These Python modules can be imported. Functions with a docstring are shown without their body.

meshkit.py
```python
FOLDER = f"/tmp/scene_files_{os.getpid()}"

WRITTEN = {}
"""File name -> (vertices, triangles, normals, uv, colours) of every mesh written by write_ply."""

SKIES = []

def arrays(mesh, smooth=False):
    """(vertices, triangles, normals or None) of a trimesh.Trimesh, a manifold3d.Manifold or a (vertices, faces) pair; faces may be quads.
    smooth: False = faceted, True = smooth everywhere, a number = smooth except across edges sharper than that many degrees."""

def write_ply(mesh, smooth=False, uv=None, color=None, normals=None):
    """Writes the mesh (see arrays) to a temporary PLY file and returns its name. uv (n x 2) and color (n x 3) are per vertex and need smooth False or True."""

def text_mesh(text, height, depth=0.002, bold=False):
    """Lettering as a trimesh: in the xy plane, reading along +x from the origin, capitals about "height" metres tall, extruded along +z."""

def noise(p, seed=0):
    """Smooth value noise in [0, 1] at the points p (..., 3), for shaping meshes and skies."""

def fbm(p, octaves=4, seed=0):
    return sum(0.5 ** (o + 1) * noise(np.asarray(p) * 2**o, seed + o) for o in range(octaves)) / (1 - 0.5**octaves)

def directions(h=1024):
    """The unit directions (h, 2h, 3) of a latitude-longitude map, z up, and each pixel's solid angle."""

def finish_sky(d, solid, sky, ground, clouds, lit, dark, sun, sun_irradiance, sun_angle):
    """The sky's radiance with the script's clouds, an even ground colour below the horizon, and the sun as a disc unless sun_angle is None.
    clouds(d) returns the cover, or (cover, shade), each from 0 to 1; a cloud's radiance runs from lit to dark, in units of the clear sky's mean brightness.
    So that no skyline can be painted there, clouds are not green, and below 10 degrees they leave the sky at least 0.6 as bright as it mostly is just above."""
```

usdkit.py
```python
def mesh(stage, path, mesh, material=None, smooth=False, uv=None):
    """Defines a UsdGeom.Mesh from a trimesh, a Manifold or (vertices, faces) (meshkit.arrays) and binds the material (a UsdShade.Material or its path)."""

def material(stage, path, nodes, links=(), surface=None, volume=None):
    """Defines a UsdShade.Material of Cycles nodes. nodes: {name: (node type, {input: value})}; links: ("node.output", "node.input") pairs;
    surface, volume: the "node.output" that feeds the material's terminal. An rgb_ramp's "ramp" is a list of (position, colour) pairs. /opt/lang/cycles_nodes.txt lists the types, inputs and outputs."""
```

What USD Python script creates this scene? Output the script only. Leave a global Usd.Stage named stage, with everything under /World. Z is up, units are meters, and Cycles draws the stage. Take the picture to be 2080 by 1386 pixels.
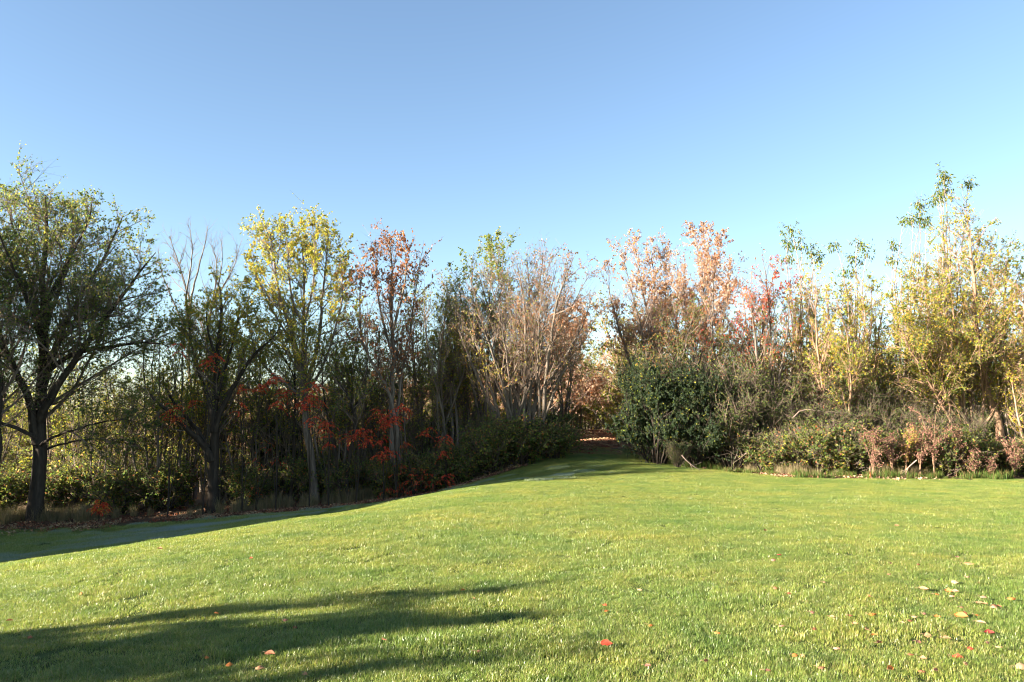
import math, random
import numpy as np
from scipy.interpolate import RBFInterpolator, CubicSpline
import meshkit, usdkit
from pxr import Usd, UsdGeom, UsdLux, UsdShade, Gf, Sdf, Vt

random.seed(7)
stage = Usd.Stage.CreateInMemory()
UsdGeom.SetStageUpAxis(stage, UsdGeom.Tokens.z)
UsdGeom.SetStageMetersPerUnit(stage, 1.0)
world = UsdGeom.Xform.Define(stage, '/World')
stage.SetDefaultPrim(world.GetPrim())
UsdGeom.Scope.Define(stage, '/World/Looks')

# ------------------------------------------------------------------ camera, sky, sun, exposure
EYE = np.array([0.0, 0.0, 1.5])
FPX, CX, CY = 1618.0, 1040.0, 693.0          # focal length and centre in photograph pixels (2080 wide)
PITCH = math.atan((850.0 - CY) / FPX)        # the horizon stands at row 850
SUN_AZ = math.atan2(-0.94, -0.342)           # direction towards the sun, from +y clockwise
SUN_EL = math.radians(14.5)
EXPOSURE = 2.97
SKY_STRENGTH, SUN_INTENSITY = 0.05, 1.25

cam = UsdGeom.Camera.Define(stage, '/World/camera')
cam.CreateFocalLengthAttr(28.0)
cam.CreateHorizontalApertureAttr(28.0 * 2080.0 / FPX)
cam.CreateVerticalApertureAttr(28.0 * 1386.0 / FPX)
cam.CreateClippingRangeAttr(Gf.Vec2f(0.05, 5000))
cam.CreateExposureAttr(EXPOSURE)
cx = UsdGeom.Xformable(cam)
cx.AddTranslateOp().Set(Gf.Vec3d(*EYE))
cx.AddRotateXOp().Set(90.0 + math.degrees(PITCH))

usdkit.material(stage, '/World/Looks/sky', {
    's': ('sky_texture', {'sky_type': 'single_scattering', 'sun_disc': False, 'sun_elevation': SUN_EL, 'sun_rotation': SUN_AZ,
                          'altitude': 200.0, 'air_density': 1.0, 'aerosol_density': 0.3, 'ozone_density': 2.2}),
    'h': ('hsv', {'saturation': 0.97, 'value': 0.80}),
    'b': ('background_shader', {'strength': SKY_STRENGTH})}, [('s.color', 'h.color'), ('h.color', 'b.color')], surface='b.background')
dome = UsdLux.DomeLight.Define(stage, '/World/sky')
UsdShade.MaterialBindingAPI.Apply(dome.GetPrim()).Bind(UsdShade.Material.Get(stage, '/World/Looks/sky'))
dome.GetPrim().SetCustomDataByKey('kind', 'structure')

sun = UsdLux.DistantLight.Define(stage, '/World/sun')
sun.CreateNormalizeAttr(True)
sun.CreateIntensityAttr(SUN_INTENSITY)
sun.CreateAngleAttr(0.53)
sun.CreateColorAttr(Gf.Vec3f(1.0, 0.90, 0.76))
to_sun = np.array([math.sin(SUN_AZ) * math.cos(SUN_EL), math.cos(SUN_AZ) * math.cos(SUN_EL), math.sin(SUN_EL)])
zax = Gf.Vec3d(*to_sun)
xax = Gf.Cross(Gf.Vec3d(0, 0, 1), zax).GetNormalized()
yax = Gf.Cross(zax, xax)
UsdGeom.Xformable(sun).AddTransformOp().Set(Gf.Matrix4d(*xax, 0, *yax, 0, *zax, 0, 0, 0, 0, 1))


def ray(px, py):
    u, v = (px - CX) / FPX, (CY - py) / FPX
    return np.array([u, math.cos(PITCH) - v * math.sin(PITCH), math.sin(PITCH) + v * math.cos(PITCH)])


def at(px, py, Y):
    """The point at depth Y (metres ahead of the camera) that stands at this pixel of the photograph."""
    d = ray(px, py)
    return EYE + d * (Y / d[1])


# ------------------------------------------------------------------ terrain
CTRL = [(5, 5, 0), (10, 12, -.03), (14, 21.5, -.13), (6, 19.5, -.12), (2, 15, -.05), (0, 10, -.02), (0, 5, 0), (20, 22, -.13), (8, 22.3, -.13),
        (3, 8, 0), (0, -10, 0), (-15, -10, -.8), (15, -10, 0), (30, 5, 0), (-3.2, 5, -.1), (-2, 8, -.1), (-5, 3, -.2), (5, 27, .12), (8, 30, .1), (2, 20, -.1),
        (-20, 26, -1.9), (-26, 19, -2.2), (-38, 14, -2.5), (-20, 3, -1.2), (-14, 8, -1.2), (-12, 13.5, -1.5), (-20, 40, -1.6), (-8, 40, -1.1), (0, 44, .6),
        (3.2, 40, .75), (8, 40, .6), (20, 30, -.1), (20, 45, .3), (-5, 65, -.6), (30, 65, 0), (-40, 65, -1.6), (10, 80, .2), (-15, 32, -1.7), (-2, 32, -.2), (-60, 30, -2.6), (60, 30, 0)]
for px, py, Y in ((0, 1148, 11), (200, 1119, 12), (400, 1087, 13), (600, 1056, 14), (800, 1028, 16), (1000, 988, 19),
                  (0, 1143, 20.3), (400, 1078, 21.5), (700, 1034, 23), (-200, 1160, 20),
                  (70, 1058, 25.7), (400, 1043, 26), (640, 1026, 26), (800, 1010, 26), (900, 992, 26), (1000, 962, 26), (1100, 940, 26),
                  (1200, 938, 25.5), (1200, 903, 31), (1205, 893, 36), (1300, 942, 25), (1400, 955, 23.8), (1500, 965, 23), (1170, 906, 30)):
    CTRL.append(tuple(at(px, py, Y)))
# the slope behind the crest stays under the line of sight over the crest
for px, py, Y, dz in ((0, 1148, 16, .3), (200, 1119, 16.5, .25), (400, 1087, 17.5, .2), (600, 1056, 18, .12)):
    p = at(px, py, Y)
    CTRL.append((p[0], p[1], p[2] - dz))
CTRL = np.array(CTRL)
_rbf = RBFInterpolator(CTRL[:, :2], CTRL[:, 2], kernel='thin_plate_spline', smoothing=.02)


def height(x, y):
    x, y = np.atleast_1d(np.asarray(x, float)), np.atleast_1d(np.asarray(y, float))
    s = np.stack([np.clip(x.ravel(), -60, 60), np.clip(y.ravel(), -12, 80)], 1)
    h = _rbf(s)
    h = h + .05 * (meshkit.fbm(np.c_[s * .35, np.zeros(len(s))], 2, 3) - .5)
    return h.reshape(x.shape)


def on_ground(px, py):
    """Where the sight line of a pixel meets the ground."""
    d = ray(px, py)
    s = np.linspace(2.5, 60, 1200)
    p = EYE[None] + d[None] * s[:, None]
    below = np.nonzero(p[:, 2] < height(p[:, 0], p[:, 1]))[0]
    return p[below[0]] if len(below) else p[-1]


EDGE_X = [-60, -38, -30, -22, -15, -10, -5, -1, 0.6, 1.7, 2.4, 4.2, 4.8, 6.5, 8, 12, 22, 60]
EDGE_Y = [8, 13.5, 18.5, 23.3, 24.4, 24.4, 24.6, 25.0, 26, 28.5, 29.5, 29.5, 25.6, 23.4, 22.2, 21.8, 21.8, 21.8]


def edge(x):
    return np.interp(x, EDGE_X, EDGE_Y)


def lit(c):                                   # sRGB 0-255 -> linear
    c = np.asarray(c, float) / 255
    return np.where(c < .04045, c / 12.92, ((c + .055) / 1.055) ** 2.4)


# ------------------------------------------------------------------ helpers
names = {}


def numbered(base):
    names[base] = names.get(base, -1) + 1
    return base if names[base] == 0 else f'{base}_{names[base]:03d}'


part_names = {}


def part_path(parent, base):
    key = (parent, base)
    part_names[key] = part_names.get(key, -1) + 1
    return f'{parent}/{base}' + (f'_{part_names[key]:03d}' if part_names[key] else '')


def tag(prim, label=None, cat=None, group=None, kind=None):
    for k, v in (('label', label), ('category', cat), ('group', group), ('kind', kind)):
        if v:
            prim.SetCustomDataByKey(k, v)
    return prim


def thing(name, label, cat, loc, rotz=0.0, scale=(1, 1, 1), group=None, source=None):
    path = '/World/' + numbered(name)
    x = UsdGeom.Xform.Define(stage, path)
    if source is not None:
        x.GetPrim().GetReferences().AddInternalReference(source)
        x.GetPrim().SetInstanceable(True)
        x.ClearXformOpOrder()
    x.AddTranslateOp().Set(Gf.Vec3d(*map(float, loc)))
    x.AddRotateZOp().Set(float(rotz))
    x.AddScaleOp().Set(Gf.Vec3f(*map(float, scale)))
    tag(x.GetPrim(), label, cat, group)
    return path


def put(parent, name, v, f, mat, col=None, kind=None, label=None, smooth=False):
    path = part_path(parent, name)
    m = usdkit.mesh(stage, path, (v, f), '/World/Looks/' + mat, smooth=smooth)
    if col is not None:
        UsdGeom.PrimvarsAPI(m).CreatePrimvar('tint', Sdf.ValueTypeNames.Color3fArray, 'vertex').Set(Vt.Vec3fArray.FromNumpy(np.asarray(col, np.float32)))
    tag(m.GetPrim(), label, kind=kind)
    return path


def scatter(name, protos, pos, quat, scl, idx, label, cat, kind='stuff'):
    path = '/World/' + numbered(name)
    pi = UsdGeom.PointInstancer.Define(stage, path)
    for p in protos:
        v, f, mat, col = p
        put(path, 'tuft', v, f, mat, col)
    pi.CreatePrototypesRel().SetTargets([Sdf.Path(path + '/tuft' + (f'_{i:03d}' if i else '')) for i in range(len(protos))])
    pi.CreatePositionsAttr(Vt.Vec3fArray.FromNumpy(pos.astype(np.float32)))
    pi.CreateScalesAttr(Vt.Vec3fArray.FromNumpy(scl.astype(np.float32)))
    q = quat / np.linalg.norm(quat, axis=1, keepdims=True)
    pi.CreateOrientationsAttr(Vt.QuathArray([Gf.Quath(float(a[0]), float(a[1]), float(a[2]), float(a[3])) for a in q]))
    pi.CreateProtoIndicesAttr(Vt.IntArray.FromNumpy(idx.astype(np.int32)))
    tag(pi.GetPrim(), label, cat, kind=kind)
    return path


def qmul(a, b):
    w1, x1, y1, z1 = a.T
    w2, x2, y2, z2 = b.T
    return np.stack([w1*w2 - x1*x2 - y1*y2 - z1*z2, w1*x2 + x1*w2 + y1*z2 - z1*y2, w1*y2 - x1*z2 + y1*w2 + z1*x2, w1*z2 + x1*y2 - y1*x2 + z1*w2], 1)


def lay(x, y, yaw):
    """Orientation that lies on the slope of the ground, turned by yaw."""
    e = .25
    nx, ny = -(height(x + e, y) - height(x - e, y)) / (2 * e), -(height(x, y + e) - height(x, y - e)) / (2 * e)
    q = np.stack([np.full(len(x), 2.0), -ny, nx, np.zeros(len(x))], 1)
    q /= np.linalg.norm(q, axis=1, keepdims=True)
    return qmul(q, np.stack([np.cos(yaw / 2), 0 * yaw, 0 * yaw, np.sin(yaw / 2)], 1))


def unit(v):
    return v / (np.linalg.norm(v, axis=-1, keepdims=True) + 1e-9)


# ------------------------------------------------------------------ materials
def leafy(name, translucent=.42, rough=.55, gain=1.5, spec=.3):
    usdkit.material(stage, '/World/Looks/' + name, {
        'a': ('attribute', {'attribute': 'tint'}),
        'p': ('principled_bsdf', {'roughness': rough, 'specular_ior_level': spec}),
        'g': ('mix', {'mix_type': 'multiply', 'fac': 1.0, 'color2': (gain, gain * 1.02, gain * .75)}),
        't': ('translucent_bsdf', {}), 'm': ('mix_closure', {'fac': translucent})},
        [('a.color', 'p.base_color'), ('a.color', 'g.color1'), ('g.color', 't.color'), ('p.BSDF', 'm.closure1'), ('t.BSDF', 'm.closure2')], surface='m.closure')


leafy('leaf', .5, .65, 1.9, .18)
leafy('petal_leaf', .35, .5, 1.6)
leafy('dry_leaf', .25, .7, 1.3, .2)


def bark(name, c1, c2, scale=9.0):
    usdkit.material(stage, '/World/Looks/' + name, {
        'q': ('texture_coordinate', {}), 'mp': ('mapping', {'scale': (1.0, 1.0, .22)}),
        'n': ('noise_texture', {'scale': scale, 'detail': 6.0, 'roughness': .7}),
        'n2': ('noise_texture', {'scale': 1.7, 'detail': 3.0}),
        'r': ('rgb_ramp', {'ramp': [(.25, c1), (.72, c2)]}),
        'x': ('mix', {'mix_type': 'multiply', 'fac': .5}),
        'p': ('principled_bsdf', {'roughness': .9, 'specular_ior_level': .15}), 'b': ('bump', {'strength': .8, 'distance': .03})},
        [('q.object', 'mp.vector'), ('mp.vector', 'n.vector'), ('q.object', 'n2.vector'), ('n.fac', 'r.fac'), ('r.color', 'x.color1'), ('n2.fac', 'x.color2'), ('x.color', 'p.base_color'),
         ('n.fac', 'b.height'), ('b.normal', 'p.normal')], surface='p.BSDF')


bark('bark_grey', (.06, .05, .04), (.25, .20, .155))
bark('bark_dark', (.016, .012, .009), (.07, .054, .04))
bark('bark_tan', (.11, .06, .035), (.42, .27, .17))
bark('twig_pale', (.16, .115, .085), (.38, .29, .225))
bark('twig_brown', (.09, .065, .05), (.27, .20, .15))

usdkit.material(stage, '/World/Looks/grass_blade', {
    'a': ('attribute', {'attribute': 'tint'}), 'g': ('geometry', {}),
    'n': ('noise_texture', {'scale': .55, 'detail': 4.0, 'roughness': .6}),
    'n2': ('noise_texture', {'scale': 2.6, 'detail': 3.0, 'roughness': .6}),
    'r': ('rgb_ramp', {'ramp': [(.30, (.72, .88, .8)), (.5, (1.0, 1.0, 1.0)), (.72, (1.28, 1.08, 1.0))]}),
    'r2': ('rgb_ramp', {'ramp': [(.32, (.66, .76, .8)), (.62, (1.05, 1.02, 1.0))]}),
    'x': ('mix', {'mix_type': 'multiply', 'fac': 1.0}), 'y': ('mix', {'mix_type': 'multiply', 'fac': 1.0}),
    'z': ('mix', {'mix_type': 'multiply', 'fac': 1.0, 'color2': (1.5, 1.5, 1.1)}),
    'p': ('principled_bsdf', {'roughness': .38, 'specular_ior_level': .5}), 't': ('translucent_bsdf', {}), 'm': ('mix_closure', {'fac': .4})},
    [('g.position', 'n.vector'), ('g.position', 'n2.vector'), ('n.fac', 'r.fac'), ('n2.fac', 'r2.fac'), ('a.color', 'x.color1'), ('r.color', 'x.color2'), ('x.color', 'y.color1'), ('r2.color', 'y.color2'),
     ('y.color', 'p.base_color'), ('y.color', 'z.color1'), ('z.color', 't.color'), ('p.BSDF', 'm.closure1'), ('t.BSDF', 'm.closure2')], surface='m.closure')
usdkit.material(stage, '/World/Looks/frosty_blade', {
    'a': ('attribute', {'attribute': 'tint'}), 'g': ('geometry', {}),
    'mp': ('mapping', {'scale': (.28, 1.2, 0.0)}),
    'n': ('noise_texture', {'scale': .9, 'detail': 4.0, 'roughness': .65}),
    'r': ('rgb_ramp', {'ramp': [(.44, (.0, .0, .0)), (.66, (.95, .95, .95))]}),
    'x': ('mix', {'color2': (.22, .275, .245)}),
    'p': ('principled_bsdf', {'roughness': .6, 'specular_ior_level': .3})},
    [('g.position', 'mp.vector'), ('mp.vector', 'n.vector'), ('n.fac', 'r.fac'), ('r.color', 'x.fac'), ('a.color', 'x.color1'), ('x.color', 'p.base_color')], surface='p.BSDF')
usdkit.material(stage, '/World/Looks/soil', {
    'a': ('attribute', {'attribute': 'tint'}), 'g': ('geometry', {}),
    'n': ('noise_texture', {'scale': 7.0, 'detail': 8.0, 'roughness': .75}), 'r': ('rgb_ramp', {'ramp': [(.3, (.45, .45, .45)), (.7, (1.4, 1.35, 1.3))]}),
    'x': ('mix', {'mix_type': 'multiply', 'fac': 1.0}), 'p': ('principled_bsdf', {'roughness': .95, 'specular_ior_level': .1}), 'b': ('bump', {'strength': .7, 'distance': .05})},
    [('g.position', 'n.vector'), ('n.fac', 'r.fac'), ('a.color', 'x.color1'), ('r.color', 'x.color2'), ('x.color', 'p.base_color'), ('n.fac', 'b.height'), ('b.normal', 'p.normal')], surface='p.BSDF')
usdkit.material(stage, '/World/Looks/orange_paint', {
    'n': ('noise_texture', {'scale': 20.0}), 'r': ('rgb_ramp', {'ramp': [(.3, (.62, .12, .03)), (.7, (.75, .20, .06))]}), 'p': ('principled_bsdf', {'roughness': .55})},
    [('n.fac', 'r.fac'), ('r.color', 'p.base_color')], surface='p.BSDF')

# ------------------------------------------------------------------ ground and path
gx = np.unique(np.concatenate([np.arange(-48, 48.1, .5), [-1500, -700, -300, -150, -90, -65, -55, 55, 65, 90, 150, 300, 700, 1500]]))
gy = np.unique(np.concatenate([np.arange(-12, 60.1, .4), [-1500, -600, -200, -80, -40, -20, 65, 75, 90, 120, 180, 320, 700, 1500]]))
GX, GY = np.meshgrid(gx, gy)
GZ = height(GX, GY)
gv = np.stack([GX, GY, GZ], -1).reshape(-1, 3)
i, j = np.meshgrid(np.arange(len(gy) - 1), np.arange(len(gx) - 1), indexing='ij')
a0 = (i * len(gx) + j).ravel()
gf = np.stack([a0, a0 + 1, a0 + len(gx) + 1, a0 + len(gx)], 1)
inside = np.clip((edge(gv[:, 0]) - gv[:, 1]) / .8 + .5, 0, 1)[:, None]
far = np.clip((gv[:, 1] - 34) / 10, 0, 1)[:, None]
floor = (1 - far) * np.array([[.12, .08, .05]]) + far * np.array([[.13, .11, .05]])
gcol = inside * np.array([[.055, .075, .02]]) + (1 - inside) * floor
g = usdkit.mesh(stage, '/World/ground', (gv, gf), '/World/Looks/soil', smooth=True)
UsdGeom.PrimvarsAPI(g).CreatePrimvar('tint', Sdf.ValueTypeNames.Color3fArray, 'vertex').Set(Vt.Vec3fArray.FromNumpy(gcol.astype(np.float32)))
tag(g.GetPrim(), 'gently sloping ground under the lawn and the woods', 'ground', kind='structure')

py_ = np.arange(27.5, 48, .5)
pc = np.interp(py_, [27, 31, 36, 42, 48], [2.75, 3.1, 3.7, 4.2, 5.5])
pw = np.interp(py_, [27, 30, 36, 48], [.9, 1.1, 1.0, 1.0])
cols = np.linspace(-1, 1, 7)
PX = pc[:, None] + pw[:, None] * cols[None]
PY = np.repeat(py_[:, None], 7, 1)
pv = np.stack([PX, PY, height(PX, PY) + .012], -1).reshape(-1, 3)
i, j = np.meshgrid(np.arange(len(py_) - 1), np.arange(6), indexing='ij')
a0 = (i * 7 + j).ravel()
pf = np.stack([a0, a0 + 1, a0 + 8, a0 + 7], 1)
pm = usdkit.mesh(stage, '/World/path', (pv, pf), '/World/Looks/soil', smooth=True)
UsdGeom.PrimvarsAPI(pm).CreatePrimvar('tint', Sdf.ValueTypeNames.Color3fArray, 'vertex').Set(Vt.Vec3fArray.FromNumpy(np.tile(np.array([[.20, .095, .05]], np.float32), (len(pv), 1))))
tag(pm.GetPrim(), 'narrow trail covered with rusty fallen leaves leading through the gap', 'path', kind='structure')

# ------------------------------------------------------------------ grass
rng = np.random.default_rng(11)


def grass_patch(n, radius, hmin, hmax, width, pal, rng, lean=.5):
    r, th = radius * np.sqrt(rng.random(n)) * (1 - .25 * rng.random(n)), rng.random(n) * 2 * np.pi
    base = np.stack([r * np.cos(th), r * np.sin(th), np.full(n, -.01)], 1)
    clump = meshkit.noise(np.c_[base[:, :2] * 12, np.full(n, rng.random() * 50)])
    sel = rng.random(n) < np.clip(.4 + 1.2 * clump, 0, 1)
    base, clump, n = base[sel], clump[sel], int(sel.sum())
    h = (hmin + (hmax - hmin) * rng.random(n)) * (.6 + .8 * clump)
    a = rng.random(n) * 2 * np.pi
    d = np.stack([np.cos(a), np.sin(a), 0 * a], 1)
    s = np.stack([-np.sin(a), np.cos(a), 0 * a], 1)
    ln = lean * (.2 + rng.random(n))[:, None] * h[:, None]
    w = (width * (.6 + .7 * rng.random(n)))[:, None]
    up = np.array([[0, 0, 1.0]])
    mid = base + up * h[:, None] * .6 + d * ln * .35
    tip = base + up * h[:, None] * (1 - .25 * (ln / h[:, None])) + d * ln
    v = np.stack([base - s * w * .5, base + s * w * .5, mid - s * w * .42, mid + s * w * .42, tip], 1).reshape(-1, 3)
    k = (np.arange(n) * 5)[:, None]
    f = np.concatenate([k + np.array([[0, 1, 3]]), k + np.array([[0, 3, 2]]), k + np.array([[2, 3, 4]])], 0)
    col = pal[rng.integers(0, len(pal), n)] * (.75 + .5 * rng.random((n, 1)))
    return v, f, np.repeat(col, 5, 0)


GP = np.array([(.15, .208, .036), (.175, .228, .042), (.21, .255, .055), (.128, .18, .034), (.235, .258, .062), (.28, .255, .095)])
FP = GP
protos = []
for k in range(7):
    v, f, c = grass_patch(3800, .36, .02, .044, .0036, GP, rng, .8)
    protos.append((v, f, 'grass_blade', c))
for k in range(2):                                       # a few taller, coarser clumps
    v, f, c = grass_patch(700, .2, .035, .07, .004, GP, rng, .7)
    protos.append((v, f, 'grass_blade', c))
xs, ys = np.meshgrid(np.arange(-26, 26, .36), np.arange(2.6, 32, .36))
xs = xs.ravel() + rng.normal(0, .1, xs.size)
ys = ys.ravel() + rng.normal(0, .1, ys.size)
keep = (ys < edge(xs) - .15 + .5 * rng.normal(0, .35, len(xs))) & (np.abs(xs) < .78 * ys + 2.2)
xs, ys = xs[keep], ys[keep]
fro = meshkit.fbm(np.c_[xs * .12, ys * .3, 0 * xs], 3, 5)
low = (height(xs, ys) < -1.0 - .25 * (xs > -6)) & (ys > 14)
mound = (ys > 21.2) & (xs > -6) & (xs < 3.2) & (ys < 24.8)
fsel = np.clip(1.5 - np.abs(ys - np.interp(xs, [-20, -8, -1, 2, 6], [20.5, 21.9, 22.6, 24.0, 23.2])) / 1.9, 0, 1) * (1.3 * low + .15 * (mound & ~low))
frost = rng.random(len(xs)) < fsel
is_tall = rng.random(len(xs)) < .015
idx = np.where(is_tall, 7 + rng.integers(0, 2, len(xs)), rng.integers(0, 7, len(xs)))
zs = height(xs, ys)
sc = (.8 + .45 * rng.random(len(xs)))
ht = sc * (.7 + .6 * meshkit.fbm(np.c_[xs * .9, ys * .9, 0 * xs], 2, 9)) * (1 + .22 * np.sin((ys - .06 * xs) * 2 * np.pi / 1.1) * np.clip(xs / 4 + .3, 0, 1))
m = ~frost
scatter('grass', protos, np.c_[xs, ys, zs][m], lay(xs[m], ys[m], rng.random(m.sum()) * 6.283), np.c_[sc, sc, ht][m], idx[m],
        'bright green mown lawn grass over the whole foreground', 'grass')
fp = []
for k in range(4):
    v, f, c = grass_patch(1500, .36, .035, .075, .005, FP, rng, .75)
    fp.append((v, f, 'frosty_blade', c))
m = frost
scatter('frosty_grass', fp, np.c_[xs, ys, zs][m], lay(xs[m], ys[m], rng.random(m.sum()) * 6.283), np.c_[sc, sc, ht][m], rng.integers(0, 4, m.sum()),
        'bluish frost-covered grass in the shade by the woods', 'frosty grass')

# ------------------------------------------------------------------ tree machinery
UP = np.array([0, 0, 1.0])


def tubes(P, R, S):
    N, K, _ = P.shape
    T = unit(np.gradient(P, axis=1))
    mean = unit(P[:, -1] - P[:, 0])
    ref = np.where(np.abs(mean[:, 2:]) < .8, UP[None], np.array([[1.0, 0, 0]]))
    A = unit(np.cross(T, ref[:, None]))
    B = np.cross(T, A)
    ang = np.arange(S) * 2 * np.pi / S
    V = P[:, :, None] + R[:, :, None, None] * (np.cos(ang)[None, None, :, None] * A[:, :, None] + np.sin(ang)[None, None, :, None] * B[:, :, None])
    n, k, s = np.meshgrid(np.arange(N), np.arange(K - 1), np.arange(S), indexing='ij')
    o = n * K * S
    q = np.stack([o + k * S + s, o + k * S + (s + 1) % S, o + (k + 1) * S + (s + 1) % S, o + (k + 1) * S + s], -1).reshape(-1, 4)
    return V.reshape(-1, 3), np.vstack([q[:, [0, 1, 2]], q[:, [0, 2, 3]]])


def join(parts):
    vs, fs, at_ = [], [], 0
    for v, f in parts:
        vs.append(v); fs.append(f + at_); at_ += len(v)
    return np.vstack(vs), np.vstack(fs)


def deviate(D, ang, rng):
    D = unit(D)
    ref = np.where(np.abs(D[:, 2:]) < .9, UP[None], np.array([[1.0, 0, 0]]))
    A = unit(np.cross(D, ref))
    B = np.cross(D, A)
    az = rng.random(len(D)) * 2 * np.pi
    return unit(D * np.cos(ang)[:, None] + (A * np.cos(az)[:, None] + B * np.sin(az)[:, None]) * np.sin(ang)[:, None])


def grow(P0, D0, L, K, up, wig, rng):
    N = len(P0)
    P = np.empty((N, K, 3))
    P[:, 0], D, step = P0, D0, (L / (K - 1))[:, None]
    for k in range(1, K):
        D = unit(D + up * UP[None] / K + rng.normal(0, wig, (N, 3)))
        P[:, k] = P[:, k - 1] + D * step
    return P


def children(P, R, n_mean, t0, ang, angsd, rng, tpow=1.0):
    """Start points, tangents, radii and positions t along their parents."""
    N, K, _ = P.shape
    n = rng.poisson(n_mean, N) if np.ndim(n_mean) == 0 else rng.poisson(n_mean)
    who = np.repeat(np.arange(N), n)
    t = t0 + (1 - t0) * rng.random(len(who)) ** tpow
    s = np.clip(t * (K - 1), 0, K - 1.001)
    k, fr = s.astype(int), (s - s.astype(int))[:, None]
    p = P[who, k] * (1 - fr) + P[who, k + 1] * fr
    d = P[who, k + 1] - P[who, k]
    r = R[who, k] * (1 - fr[:, 0]) + R[who, k + 1] * fr[:, 0]
    return who, t, p, deviate(d, np.abs(rng.normal(ang, angsd, len(who))), rng), r


def leaf_quads(p, d, size, aspect, rng, fold=.25):
    n = len(p)
    size = size * (.5 + .6 * rng.random(n))[:, None]
    d = unit(d)
    side = unit(np.cross(d, rng.normal(0, 1, (n, 3))))
    nn = np.cross(side, d)
    w = size * aspect * .5
    mid = p + d * size * .45
    v = np.stack([p, mid + side * w + nn * w * fold, p + d * size - nn * size * .12, mid - side * w + nn * w * fold], 1).reshape(-1, 3)
    k = (np.arange(n) * 4)[:, None]
    return v, np.concatenate([k + np.array([[0, 1, 2]]), k + np.array([[0, 2, 3]])], 0)


def paint(p, pal, wts, rng, spread=.3):
    pal = np.asarray(pal, float)
    c = pal[rng.choice(len(pal), len(p), p=np.asarray(wts) / np.sum(wts))]
    return c * (1 - spread + 2 * spread * rng.random((len(p), 1)))


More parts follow.
